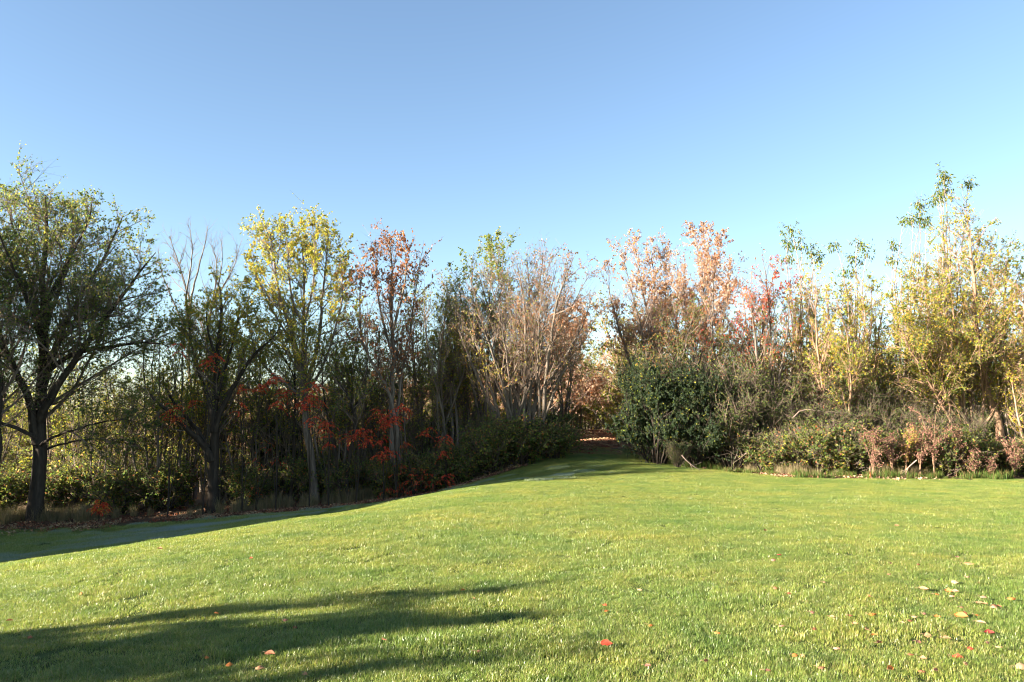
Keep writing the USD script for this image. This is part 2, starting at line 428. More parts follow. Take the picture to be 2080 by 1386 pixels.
def wood(stems, radii, par, rng):
    """stems: list of (n, 3) control points; radii: (base, tip). Returns stem tubes, branch mesh, leaf anchor points and directions."""
    K = 16
    P0, R0 = [], []
    for pts, (ra, rb) in zip(stems, radii):
        pts = np.asarray(pts, float)
        s = np.r_[0, np.cumsum(np.linalg.norm(np.diff(pts, axis=0), axis=1))]
        cs = CubicSpline(s, pts) if len(pts) > 2 else None
        u = np.linspace(0, s[-1], K)
        q = cs(u) if cs else pts[0] + (pts[-1] - pts[0]) * (u / s[-1])[:, None]
        q[1:] += rng.normal(0, .012 * s[-1] / K * 3, (K - 1, 3))
        P0.append(q)
        R0.append(rb + (ra - rb) * (1 - np.linspace(0, 1, K)) ** .85)
    P0, R0 = np.array(P0), np.array(R0)
    R0[:, 0] *= 1.25
    stem_tubes = [tubes(P0[i:i + 1], R0[i:i + 1], 9 if R0[i, 0] > .1 else 6) for i in range(len(P0))]
    Ls = np.linalg.norm(np.diff(P0, axis=1), axis=2).sum(1)
    parts, anchors, dirs = [], [], []
    # limbs
    who, t, p, d, r = children(P0, R0, 1.45 * par['n1'] * Ls, par['t0'], par['a1'], .22, rng, par.get('tpow', .8))
    L = Ls[who] * par['l1'] * 1.2 * (1.05 - .75 * t) * (.55 + .8 * rng.random(len(t)))
    P1 = grow(p, d, L, 8, par['up1'], .11, rng)
    rr = np.minimum(r * .6, .004 + .011 * L)
    R1 = rr[:, None] * (1 - .78 * np.linspace(0, 1, 8))[None]
    parts.append(tubes(P1, R1, 5))
    # branches
    PP, RR, LL = [P1], [R1], [L]
    who, t, p, d, r = children(P1, R1, 1.2 * par['n2'] * np.maximum(L, .4), .15, par['a2'], .25, rng)
    L2 = np.clip(L[who] * par['l2'] * (1.1 - .7 * t) * (.5 + .9 * rng.random(len(t))), .15, 1.6)
    P2 = grow(p, d, L2, 4, par['up2'], .17, rng)
    R2 = np.minimum(r * .65, .0035 + .006 * L2)[:, None] * (1 - .65 * np.linspace(0, 1, 4))[None]
    parts.append(tubes(P2, R2, 3))
    # stem tops also carry branches
    who, t, p, d, r = children(P0, R0, np.full(len(P0), par.get('ntop', 9)), .72, par['a2'], .2, rng)
    L2b = np.clip(.7 * (.4 + .8 * rng.random(len(t))), .2, 1.2)
    P2b = grow(p, d, L2b, 4, par['up2'] + .3, .15, rng)
    R2b = np.minimum(r * .65, .0035 + .006 * L2b)[:, None] * (1 - .65 * np.linspace(0, 1, 4))[None]
    parts.append(tubes(P2b, R2b, 3))
    P2, R2, L2 = np.vstack([P2, P2b]), np.vstack([R2, R2b]), np.r_[L2, L2b]
    # twigs
    who, t, p, d, r = children(P2, R2, par['n3'] * np.maximum(L2, .3), .12, par['a3'], .3, rng)
    L3 = np.clip(L2[who] * .5 * (.5 + rng.random(len(t))), .08, .6) * par.get('l3', 1.0)
    P3 = grow(p, d, L3, 2, par['up3'], .2, rng)
    R3 = np.clip(r * .6, .003, .006)[:, None] * np.array([[1, .45]])
    parts.append(tubes(P3, R3, 3))
    # leaf anchors along the twigs and branch ends
    for P, n, t0 in ((P3, par['leaves'] * 2.5, .1), (P2, par['leaves'] * 3.2, .25)):
        if n <= 0:
            continue
        who, t, p, d, _ = children(P, np.ones(P.shape[:2]), np.full(len(P), n), t0, .9, .4, rng)
        anchors.append(p); dirs.append(d)
    A = np.vstack(anchors) if anchors else np.zeros((0, 3))
    D = np.vstack(dirs) if dirs else np.zeros((0, 3))
    return stem_tubes, join(parts), A, D


BASE_PAR = dict(n1=2.6, t0=.25, a1=.75, l1=.32, up1=.55, n2=4.2, a2=.75, l2=.5, up2=.35, n3=7.0, a3=.75, up3=.15, leaves=2.0)


def tree(name, label, stems, radii, par, leaf, rng, cat='tree', group=None, barkmat='bark_grey', twigmat=None, trunkname='trunk', loc=None, squat=.95, limbs_from=99):
    """leaf: dict(size, aspect, droop, color(fn of p, rng), thin(fn of p) -> keep mask) or None."""
    base = np.asarray(stems[0][0], float) if loc is None else np.asarray(loc, float)
    stems = [(np.asarray(s, float) - base) * np.array([1, 1, squat]) for s in stems]
    pr = dict(BASE_PAR); pr.update(par)
    st, br, A, D = wood(stems, radii, pr, rng)
    path = thing(name, label, cat, base, group=group)
    for k, (v, f) in enumerate(st):
        put(path, trunkname if k < limbs_from else 'limb', v, f, barkmat, smooth=True)
    put(path, 'branchwork', br[0], br[1], twigmat or ('twig_brown' if barkmat != 'bark_tan' else 'bark_tan'), kind='stuff')
    if leaf and len(A):
        if 'thin' in leaf:
            keep = rng.random(len(A)) < leaf['thin'](A)
            A, D = A[keep], D[keep]
        d = D * .5 + rng.normal(0, .55, D.shape) - UP[None] * leaf.get('droop', .5)
        v, f = leaf_quads(A, d, leaf['size'], leaf.get('aspect', .6), rng)
        put(path, 'foliage', v, f, leaf.get('mat', 'leaf'), np.repeat(leaf['color'](A, rng), 4, 0), kind='stuff')
    return path


def pxs(pts, Y, dY=0.0, rng=None):
    """Control points from photograph pixels at depth Y, bending dY metres forward or back towards the tip."""
    n = len(pts)
    return np.array([at(p[0], p[1], Y + (dY * k / max(n - 1, 1)) + (p[2] if len(p) > 2 else 0)) for k, p in enumerate(pts)])


def fan(bases, tips, Y, rng, depth=1.2, curve=.35, jig=14):
    """Vase of stems rising from the bases to the tips, first upright and then leaning out (or the other way when curve < 0)."""
    out = []
    for k, t in enumerate(tips):
        b = bases[k % len(bases)]
        mid = (b[0] + (t[0] - b[0]) * (.5 - curve * .5) + rng.normal(0, jig * .5), b[1] + (t[1] - b[1]) * .5)
        q1 = (b[0] + (t[0] - b[0]) * (.25 - curve * .3), b[1] + (t[1] - b[1]) * .25)
        dz = rng.normal(0, depth)
        p = [at(b[0], b[1], Y + rng.normal(0, .25)), at(q1[0], q1[1], Y + dz * .2), at(mid[0], mid[1], Y + dz * .55), at(t[0], t[1], Y + dz)]
        p[0][2] = float(height(p[0][0], p[0][1])[0]) - .08
        out.append(np.array(p))
    return out


def ground_stems(stems):
    """Drops the first point of each stem to the ground."""
    for s in stems:
        s[0][2] = float(height(s[0][0], s[0][1])[0]) - .08
    return stems


# palettes (linear base colours)
GREEN = [(.06, .10, .022), (.08, .12, .026), (.105, .13, .03), (.05, .08, .024)]
DKGREEN = [(.02, .036, .02), (.03, .048, .022), (.045, .06, .024)]
YELGREEN = [(.17, .20, .03), (.23, .225, .032), (.125, .165, .028), (.29, .24, .035)]
YELLOW = [(.42, .31, .035), (.34, .28, .035), (.46, .28, .03), (.24, .23, .035)]
RUST = [(.20, .075, .03), (.26, .10, .04), (.13, .055, .03), (.30, .14, .07)]
PINK = [(.37, .25, .18), (.31, .185, .12), (.43, .30, .22), (.25, .14, .09)]
OLIVE = [(.12, .115, .04), (.16, .135, .045), (.095, .095, .04)]
RED = [(.62, .05, .028), (.52, .035, .022), (.66, .11, .035), (.42, .03, .022)]


def mixpal(*pw):
    pal, w = [], []
    for p, x in pw:
        pal += p; w += [x / len(p)] * len(p)
    return pal, w


def height_color(lo, hi, z0, z1, noise=.35):
    """Crown colour that turns from lo (at height z0) to hi (at height z1), with clumps."""
    def f(p, rng):
        k = np.clip((p[:, 2] - z0) / (z1 - z0) + noise * (meshkit.noise(p * .9, 4) - .5) * 2, 0, 1)
        top = rng.random(len(p)) < k
        return np.where(top[:, None], paint(p, *hi, rng), paint(p, *lo, rng))
    return f


def clumpy(keep=.8, s=.8, lo=.25, hi=.6, seed=2):
    def f(p):
        return keep * np.clip((meshkit.fbm(p * s, 2, seed) - lo) / (hi - lo), 0.08, 1)
    return f

# ------------------------------------------------------------------ the trees of the hedgerow, left to right
R = lambda s: np.random.default_rng(s)

# big dark tree at the left
Y = 25.6
st = ground_stems([pxs([(72, 1060), (78, 960), (80, 880), (88, 780), (90, 690), (88, 580), (95, 470), (95, 425), (89, 385)], Y, .4)])
st += [pxs(p, Y + o, d) for p, o, d in (
    ([(76, 900), (60, 820), (38, 760), (8, 700), (-18, 600), (-35, 480), (-25, 380)], 0, -1.5),
    ([(88, 780), (100, 740), (118, 690), (140, 640), (175, 580), (225, 490), (250, 430)], 0, 1.2),
    ([(82, 850), (105, 800), (160, 715), (215, 640), (275, 560), (318, 505)], 0, -1.8),
    ([(88, 760), (115, 735), (160, 712), (225, 700), (300, 690), (345, 700)], 0, -1.2),
    ([(90, 660), (70, 600), (55, 530), (30, 460), (16, 400)], 0, 1.6),
    ([(80, 905), (110, 885), (160, 868), (230, 850), (290, 860)], 0, -2.2),
    ([(80, 920), (110, 905), (150, 895), (230, 890), (300, 915)], 0, 1.8),
    ([(90, 620), (120, 560), (160, 480), (180, 440), (188, 400)], 0, -1.2),
    ([(89, 700), (70, 660), (20, 640), (-60, 620)], 0, 1.2),
    ([(79, 890), (40, 870), (-20, 850), (-90, 840)], 0, -1.6),
    ([(100, 740), (150, 660), (230, 610), (320, 590)], 0, 1.5),
    ([(88, 720), (70, 640), (50, 590), (20, 520), (-10, 440)], 0, -2.5),
    ([(88, 690), (110, 610), (140, 520), (150, 460), (142, 400)], 0, 2.4))]
ra = [(.245, .02)] + [(.13, .012), (.12, .012), (.13, .012), (.09, .01), (.09, .01), (.045, .006), (.04, .006), (.09, .01), (.08, .01), (.08, .01), (.07, .01), (.10, .01), (.09, .01)]
tree('broad_tree', 'tallest tree at the left with thick dark trunk and small dark green leaves', st, ra,
     dict(n1=2.7, t0=.22, a1=.8, l1=.36, up1=.35, n2=4.6, l2=.5, n3=6.2, up3=-.05, leaves=2.0, ntop=10),
     dict(size=.085, aspect=.62, droop=.6, thin=clumpy(.95, .7, .2, .45),
          color=height_color(mixpal((GREEN, .45), (DKGREEN, .1), (OLIVE, .45)), mixpal((YELGREEN, .3), (GREEN, .4), (OLIVE, .3)), 4.0, 13.5)), R(101), barkmat='bark_dark', limbs_from=1, squat=.985)

Y = 24.5
st = ground_stems([pxs([(-14, 1060), (-6, 900), (0, 760), (-6, 640), (-25, 500), (-30, 420)], Y, .5), pxs([(-60, 1060), (-70, 900), (-90, 700), (-120, 520)], Y, 1.0), pxs([(-30, 1062), (-30, 900), (-50, 740), (-45, 600), (8, 480)], Y + 1, -.6)])
tree('edge_tree', 'dark leafy tree cut off by the left edge beside the thick trunk', st, [(.12, .01), (.12, .01), (.1, .01)],
     dict(n1=3.2, t0=.25, l1=.34, n3=6, leaves=2.9), dict(size=.085, droop=.6, thin=clumpy(.9), color=lambda p, g: paint(p, *mixpal((GREEN, .7), (DKGREEN, .3)), g)), R(102), barkmat='bark_dark')

# bare trees
Y = 31
st = ground_stems([pxs([(396, 960), (388, 800), (384, 690), (386, 610), (370, 530), (345, 450)], Y, .4)]) + [
    pxs([(386, 615), (398, 545), (412, 490), (424, 432)], Y, .6), pxs([(385, 640), (382, 560), (390, 500), (384, 430)], Y, -.5), pxs([(385, 680), (365, 620), (340, 560), (322, 480)], Y, -.6)]
tree('bare_tree', 'bare grey tree with forked leafless twigs right of the tallest tree', st, [(.09, .01), (.045, .006), (.045, .006), (.04, .006)],
     dict(n1=2.0, t0=.45, a1=.5, l1=.2, up1=.6, n2=3.5, l2=.5, n3=4, leaves=0, ntop=6), None, R(103), barkmat='bark_grey')
Y = 32
st = ground_stems([pxs([(428, 960), (425, 800), (424, 640), (438, 560), (432, 470)], Y, .4)]) + [
    pxs([(425, 640), (448, 570), (470, 530), (482, 470)], Y, .6), pxs([(427, 620), (444, 560), (452, 500), (450, 460)], Y, -.5)]
tree('bare_tree', 'smaller bare tree with leafless tops just left of the yellow tree', st, [(.08, .01), (.04, .006), (.04, .006)],
     dict(n1=2.0, t0=.45, a1=.5, l1=.2, up1=.6, n2=3.5, l2=.5, n3=4, leaves=0, ntop=6), None, R(104), barkmat='bark_grey')

# forked tree with thick leaning limbs
Y = 26
st = ground_stems([pxs([(432, 1045), (434, 950), (435, 890), (436, 850), (440, 790), (444, 700), (450, 600), (448, 560)], Y, .3)]) + [
    pxs([(430, 930), (412, 895), (385, 868), (350, 832), (322, 808), (300, 760)], Y, -.8), pxs([(424, 905), (400, 865), (370, 828), (352, 805), (330, 740)], Y, .7),
    pxs([(435, 870), (425, 800), (402, 735), (386, 650), (382, 600)], Y, .5), pxs([(436, 868), (460, 800), (484, 755), (520, 700), (545, 676), (575, 630)], Y, -.5),
    pxs([(440, 800), (462, 720), (480, 650), (490, 590)], Y, .9), pxs([(444, 720), (425, 660), (420, 600)], Y, -.9)]
tree('forked_tree', 'gnarled dark tree forking low into leaning limbs, thin yellow-green crown', st, [(.185, .02), (.12, .012), (.09, .012), (.085, .01), (.10, .01), (.06, .008), (.05, .008)],
     dict(n1=3.3, t0=.3, l1=.34, n2=4.4, n3=6.2, leaves=2.4), dict(size=.08, thin=clumpy(1.0, .8, .1, .38), color=height_color(mixpal((GREEN, .75), (YELGREEN, .25)), mixpal((YELGREEN, .55), (YELLOW, .45)), 2.2, 6.5)), R(105), barkmat='bark_dark', limbs_from=1)

# yellow tree
Y = 26.5
st = ground_stems([pxs([(640, 1000), (632, 930), (623, 860), (618, 800), (616, 760), (605, 710), (590, 650), (572, 590), (560, 520), (548, 440)], Y, -.4)]) + [
    pxs([(617, 780), (640, 710), (650, 660), (655, 580), (664, 500), (662, 430)], Y, .5), pxs([(616, 760), (616, 680), (618, 600), (616, 500), (606, 425)], Y, .9),
    pxs([(619, 810), (578, 765), (540, 732), (512, 670), (500, 600)], Y, -.8), pxs([(618, 790), (650, 740), (680, 660), (695, 580), (690, 500)], Y, -.5),
    pxs([(606, 700), (570, 640), (530, 560), (515, 490)], Y, .7), pxs([(616, 640), (590, 560), (585, 480), (578, 420)], Y, -.9), pxs([(616, 650), (635, 560), (640, 480), (632, 415)], Y, -1.2)]
tree('yellow_tree', 'rounded tree with bright yellow-green leaves, tallest crown left of centre', st, [(.145, .01), (.075, .007), (.068, .007), (.055, .007), (.055, .007), (.042, .006), (.042, .006), (.042, .006)],
     dict(n1=3.2, t0=.3, l1=.27, up1=.6, n2=5.0, n3=6.5, leaves=2.7), dict(size=.075, aspect=.65, thin=clumpy(1.0, .8, .0, .25), color=height_color(mixpal((GREEN, .4), (YELGREEN, .4), (OLIVE, .2)), mixpal((YELGREEN, .55), (YELLOW, .33), (OLIVE, .12)), 1.8, 5.6)), R(106), barkmat='bark_grey', limbs_from=1)
Y = 27
st = ground_stems([pxs([(588, 985), (598, 880), (599, 780), (597, 660), (590, 560)], Y, .3)])
st += [pxs([(599, 760), (570, 700), (530, 640), (505, 560)], Y, -.4)]
tree('slender_tree', 'slender dark stem just left of the yellow tree trunk', st, [(.06, .008), (.03, .006)],
     dict(n1=2.2, t0=.4, l1=.2, leaves=2.0), dict(size=.075, color=lambda p, g: paint(p, *mixpal((GREEN, .5), (YELGREEN, .5)), g)), R(107), barkmat='bark_dark')

# russet tree
Y = 26.4
st = ground_stems([pxs([(800, 965), (797, 880), (795, 800), (799, 720), (795, 640), (796, 540), (790, 455)], Y, .3), pxs([(815, 960), (806, 860), (790, 790), (772, 750), (742, 690), (731, 610), (736, 510)], Y, -.4),
                   pxs([(806, 960), (804, 860), (816, 750), (832, 650), (845, 560), (857, 490)], Y, .6)]) + [pxs([(796, 700), (775, 620), (765, 540), (770, 470)], Y, .7), pxs([(797, 660), (815, 590), (825, 520), (818, 460)], Y, -.6)]
tree('russet_tree', 'upright tree with hanging brown-red leaves in its bare upper twigs', st, [(.12, .01), (.08, .008), (.07, .008), (.05, .006), (.05, .006)],
     dict(n1=2.8, t0=.35, a1=.6, l1=.22, up1=.8, n2=4.4, n3=6, leaves=1.9), dict(size=.095, droop=1.1, thin=clumpy(.8), color=height_color(mixpal((GREEN, .5), (OLIVE, .3), (YELGREEN, .2)), mixpal((RUST, .9), (PINK, .1)), 2.6, 4.6)), R(108), barkmat='bark_grey')
Y = 26
st = ground_stems([pxs([(690, 990), (678, 900), (664, 830), (655, 760), (660, 680)], Y, .3), pxs([(716, 985), (719, 870), (714, 810), (692, 770), (668, 722), (640, 690)], Y, -.3)]) + [pxs([(716, 830), (738, 795), (762, 762), (770, 715), (765, 650)], Y, .4)]
tree('crooked_tree', 'thin crooked dark tree with forked stem between yellow and russet trees', st, [(.06, .008), (.08, .008), (.05, .006)],
     dict(n1=2.4, t0=.4, l1=.28, leaves=1.6), dict(size=.07, color=lambda p, g: paint(p, *mixpal((GREEN, .6), (YELGREEN, .3), (RUST, .1)), g)), R(109), barkmat='bark_dark')

# sparse thin trees in the middle left
Y = 27.5
st = fan([(905, 900), (925, 890), (885, 905)], [(862, 560), (885, 610), (905, 640), (935, 640), (918, 560), (950, 600)], Y, R(5), 1.0, .1, 20)
tree('sparse_tree', 'sparse thin-stemmed tree with pale green leaves left of the vase-shaped tree', st, [(.06, .007)] * 6,
     dict(n1=2.6, t0=.35, l1=.24, up1=.7, leaves=1.5), dict(size=.075, thin=clumpy(.75), color=lambda p, g: paint(p, *mixpal((GREEN, .2), (YELGREEN, .5), (OLIVE, .3)), g)), R(110), barkmat='bark_grey')

# wide vase-shaped tree in the centre
Y = 26.8
st = fan([(1042, 900), (1056, 897), (1072, 892), (1088, 888), (1030, 902)], [(905, 560), (940, 575), (972, 540), (1008, 500), (1035, 560), (1068, 490), (1105, 480), (1132, 520), (1165, 495), (1196, 540), (1213, 620), (990, 600), (1090, 600), (1180, 640), (930, 640), (915, 600), (955, 545), (1050, 520), (1120, 500), (1150, 560), (1205, 575), (985, 530), (1020, 610)], Y, R(6), 1.6, -.02, 14)
ra = [(.058 + .014 * (k % 3), .008) for k in range(23)]


def vase_color(p, rng):
    k = np.clip((p[:, 0] + .3) / 2.0 + .6 * (meshkit.noise(p * .8, 8) - .5), 0, 1) * np.clip((p[:, 2] - 2.2) / 2.5, 0, 1)
    low = paint(p, *mixpal((OLIVE, .45), (PINK, .15), (YELGREEN, .2), (RUST, .2)), rng)
    c = np.where((rng.random(len(p)) < k)[:, None], paint(p, *mixpal((RUST, .55), (PINK, .25), (OLIVE, .2)), rng), low)
    y = np.exp(-((p[:, 0] + 1.2) ** 2 + (p[:, 2] - 3.2) ** 2 * 1.2) / .45)
    return np.where((rng.random(len(p)) < y)[:, None], paint(p, *mixpal((YELLOW, .8), (YELGREEN, .2)), rng), c)


tree('vase_tree', 'wide vase-shaped tree of many dark stems at the left of the gap', st, ra,
     dict(n1=2.5, t0=.3, a1=.6, l1=.24, up1=.7, n2=4.6, n3=6.5, leaves=.9), dict(size=.075, droop=.8, thin=lambda p: clumpy(.8)(p) * np.clip((p[:, 2] - .8) / 2.5, .25, 1), color=vase_color), R(111), barkmat='bark_grey')
Y = 28.5
st = fan([(985, 890), (1000, 885)], [(925, 530), (960, 500), (1000, 470), (1030, 480), (905, 570)], Y, R(7), .8, .1)
tree('green_tree', 'pale green leafy treetop behind the left side of the vase-shaped tree', st, [(.07, .007)] * 5,
     dict(n1=2.8, t0=.5, l1=.2, up1=.8, leaves=2.4), dict(size=.085, thin=clumpy(.9), color=lambda p, g: paint(p, *mixpal((YELGREEN, .6), (GREEN, .4)), g)), R(112), barkmat='bark_grey')

# right of the gap
Y = 31
st = fan([(1310, 860), (1340, 865), (1365, 860)], [(1236, 520), (1262, 490), (1290, 475), (1318, 480), (1345, 470), (1372, 500), (1250, 600), (1300, 560)], Y, R(8), 1.0, .2)
tree('pink_leaved_tree', 'tree with dry pinkish-tan leaves at the right of the gap', st, [(.07, .007)] * 8,
     dict(n1=2.9, t0=.4, a1=.55, l1=.2, up1=.8, n2=4.6, n3=5.8, leaves=2.0), dict(size=.095, aspect=.55, droop=.9, thin=clumpy(.95), color=lambda p, g: paint(p, *mixpal((PINK, .7), (RUST, .25), (YELGREEN, .05)), g)), R(113), twigmat='twig_pale')
Y = 30
st = fan([(1425, 870), (1445, 870)], [(1388, 520), (1412, 455), (1436, 445), (1462, 470), (1490, 505), (1475, 560), (1400, 580)], Y, R(9), .9, .1)
tree('pink_leaved_tree', 'taller narrow tree with pinkish-tan leaves right of its twin, red-tinged below', st, [(.07, .007)] * 7,
     dict(n1=2.9, t0=.4, a1=.55, l1=.2, up1=.8, n2=4.6, n3=5.8, leaves=2.0), dict(size=.095, aspect=.55, droop=.9, thin=clumpy(.95), color=height_color(mixpal((RUST, .4), (RED, .35), (GREEN, .25)), mixpal((PINK, .7), (RUST, .3)), 3.6, 5.4)), R(114), twigmat='twig_pale')
Y = 25.5
st = fan([(1380, 900), (1400, 905), (1440, 905), (1350, 890)], [(1310, 700), (1345, 640), (1385, 610), (1420, 600), (1450, 640), (1480, 680), (1330, 760)], Y, R(10), 1.0, .15)
tree('dark_green_tree', 'low dark olive-green tree standing behind the dark bush', st, [(.06, .007)] * 7,
     dict(n1=3.0, t0=.25, l1=.28, leaves=2.3), dict(size=.075, thin=clumpy(.9), color=height_color(mixpal((DKGREEN, .5), (GREEN, .3), (OLIVE, .2)), mixpal((OLIVE, .4), (GREEN, .3), (RUST, .3)), 2.4, 4.2)), R(115), barkmat='bark_dark')
Y = 25.3
st = fan([(1545, 940), (1560, 945), (1575, 940)], [(1505, 560), (1525, 530), (1548, 505), (1580, 520), (1604, 560), (1625, 610), (1500, 640)], Y, R(11), .9, .1)
tree('red_topped_tree', 'twiggy tree with red leaves in its top, right of the pinkish trees', st, [(.07, .007)] * 7,
     dict(n1=2.7, t0=.3, a1=.55, l1=.22, up1=.7, leaves=1.7), dict(size=.08, droop=.9, thin=clumpy(.8), color=height_color(mixpal((GREEN, .5), (OLIVE, .4), (YELGREEN, .1)), mixpal((RED, .25), (RUST, .5), (PINK, .25)), 2.8, 4.9)), R(116), barkmat='bark_grey')
Y = 25
st = fan([(1640, 930), (1660, 935), (1680, 930)], [(1610, 600), (1632, 550), (1656, 540), (1680, 580), (1700, 640), (1595, 680)], Y, R(12), .9, .1)
tree('twiggy_tree', 'twiggy green-yellow tree of thin stems right of the red-topped tree', st, [(.055, .006)] * 6,
     dict(n1=2.7, t0=.3, a1=.6, l1=.22, up1=.7, leaves=1.7), dict(size=.08, thin=clumpy(.85), color=height_color(mixpal((GREEN, .55), (OLIVE, .45)), mixpal((YELGREEN, .6), (YELLOW, .2), (PINK, .2)), 1.8, 4.4)), R(117), barkmat='bark_tan')
st = fan([(1735, 935), (1755, 935), (1720, 930)], [(1690, 580), (1715, 550), (1745, 560), (1770, 570), (1795, 600), (1680, 650)], Y, R(13), .9, .1)
tree('twiggy_tree', 'second twiggy tree of thin stems, left of the big golden-green crown', st, [(.055, .006)] * 6,
     dict(n1=2.7, t0=.3, a1=.6, l1=.22, up1=.7, leaves=1.9), dict(size=.08, thin=clumpy(.85), color=height_color(mixpal((GREEN, .6), (OLIVE, .4)), mixpal((YELGREEN, .75), (YELLOW, .25)), 1.8, 4.2)), R(118), barkmat='bark_tan')

# big golden-green tree at the right
Y = 24.5
st = ground_stems([pxs([(2050, 955), (2030, 870), (2012, 800), (1993, 740), (1985, 690), (1980, 600), (1970, 480), (1960, 400)], Y, .2)]) + [
    pxs([(1994, 745), (2028, 690), (2040, 600), (2045, 500)], Y, .5)] + fan([(1990, 950), (2010, 955), (1960, 945), (1975, 950)],
    [(1800, 600), (1830, 540), (1870, 520), (1905, 480), (1935, 440), (1845, 660), (1890, 590), (1930, 560), (2010, 470), (2075, 520), (2090, 640)], Y, R(14), 1.1, -.1)
tree('golden_green_tree', 'broad golden-green tree at the right with sunlit orange-brown leaning trunk', st, [(.13, .01), (.07, .008)] + [(.06, .006)] * 11,
     dict(n1=3.0, t0=.28, a1=.75, l1=.27, up1=.35, n2=4.6, n3=6.0, leaves=2.4), dict(size=.08, aspect=.5, droop=.5, thin=clumpy(.95, .8, .1, .4), color=height_color(mixpal((YELGREEN, .4), (GREEN, .35), (OLIVE, .25)), mixpal((YELGREEN, .5), (YELLOW, .22), (GREEN, .2), (PINK, .08)), 1.2, 4.6)), R(119), barkmat='bark_tan', limbs_from=2)
Y = 23.5
st = ground_stems([pxs([(2125, 970), (2105, 800), (2085, 680), (2080, 560)], Y, .3), pxs([(2150, 970), (2150, 780), (2130, 620)], Y, .3), pxs([(2100, 965), (2070, 850), (2050, 740)], Y, -.2)])
tree('edge_tree', 'yellow-tan leafy tree cut off by the right edge', st, [(.09, .008), (.08, .008), (.05, .006)],
     dict(n1=3.0, t0=.25, l1=.3, leaves=2.3), dict(size=.08, thin=clumpy(.9), color=lambda p, g: paint(p, *mixpal((YELGREEN, .5), (YELLOW, .2), (PINK, .3)), g)), R(120), barkmat='bark_tan')


# saplings whose last drooping leaf clusters stand against the sky
def cluster_sapling(label, base, tips, Y, seed):
    g_ = R(seed)
    path_stems = fan([base], tips, Y, g_, .4, .1, 10)
    o = path_stems[0][0].copy()
    pts = [s - o for s in path_stems]
    par = dict(BASE_PAR, n1=.8, t0=.55, l1=.14, n2=1.5, n3=1.5, leaves=0, ntop=1)
    stt, br, _, _ = wood(pts, [(.035, .006)] * len(pts), par, g_)
    path = thing('sapling', label, 'sapling', o)
    for v, f in stt:
        put(path, 'stem', v, f, 'twig_pale', smooth=True)
    put(path, 'branchwork', *br, 'twig_pale', kind='stuff')
    for s in pts:
        nn = int(g_.integers(9, 15))
        c = s[-1] + g_.normal(0, .10, (nn, 3)) - np.array([[0, 0, .08]])
        A = np.repeat(c, 9, 0) + g_.normal(0, .06, (nn * 9, 3))
        D = (A - s[-1]) * 2.0 + g_.normal(0, .4, A.shape) - UP[None] * .7
        v, f = leaf_quads(A, D, .125, .38, g_)
        put(path, 'leaf_cluster', v, f, 'leaf', np.repeat(paint(A, *mixpal((GREEN, .5), (OLIVE, .3), (YELGREEN, .2)), g_), 4, 0), kind='stuff')
    return path


cluster_sapling('thin sapling with drooping green leaf clusters above the red-topped tree', (1630, 930), [(1604, 462), (1600, 490), (1628, 492), (1648, 505), (1655, 518), (1600, 520)], 26, 201)
cluster_sapling('thin sapling with few hanging leaf clusters left of the golden-green crown', (1735, 920), [(1695, 492), (1742, 495), (1735, 520), (1762, 512), (1725, 545)], 26, 202)
cluster_sapling('sapling with a dense green leaf cluster beside the golden-green crown', (1830, 920), [(1812, 492), (1808, 522), (1850, 440), (1868, 432), (1838, 445), (1880, 446), (1866, 408)], 25.8, 203)
cluster_sapling('tallest thin sapling with green leaf tufts high above the golden-green tree', (1925, 920), [(1918, 352), (1914, 366), (1922, 382), (1908, 395), (1968, 366), (1900, 400)], 26, 204)

# ------------------------------------------------------------------ woods behind: four kinds, copied
WOOD_KINDS = []


def stand_alone(name, label, H, nst, spread, leaf, par, seed, cat='tree', group=None, barkmat='bark_grey', twigmat=None, loc=(0, 0, 0), r0=.07, rotz=0, lean=.25):
    g_ = R(seed)
    sts = []
    for k in range(nst):
        a = 2 * np.pi * (k + g_.random()) / nst
        b = np.array([math.cos(a), math.sin(a), 0]) * .18 * spread * g_.random()
        hh = H * (.68 + .32 * g_.random())
        tip = np.array([math.cos(a) * spread * (.35 + .65 * g_.random()), math.sin(a) * spread * (.35 + .65 * g_.random()), hh])
        mid = b + (tip - b) * np.array([lean, lean, .5]) + g_.normal(0, .04 * H, 3) * np.array([1, 1, 0])
        b[2] = -.15
        sts.append(np.array([b, mid, tip]))
    return tree(name, label, [s + np.asarray(loc, float) for s in sts], [(r0, .006)] * nst, par, leaf, g_, cat, group, barkmat, twigmat, 'stem', loc=loc, squat=1.0)


def ground_loc(px, Y, sink=.0):
    x = (px - CX) / FPX * Y / math.cos(PITCH)
    return np.array([x, Y, float(height(x, Y)[0]) - sink])


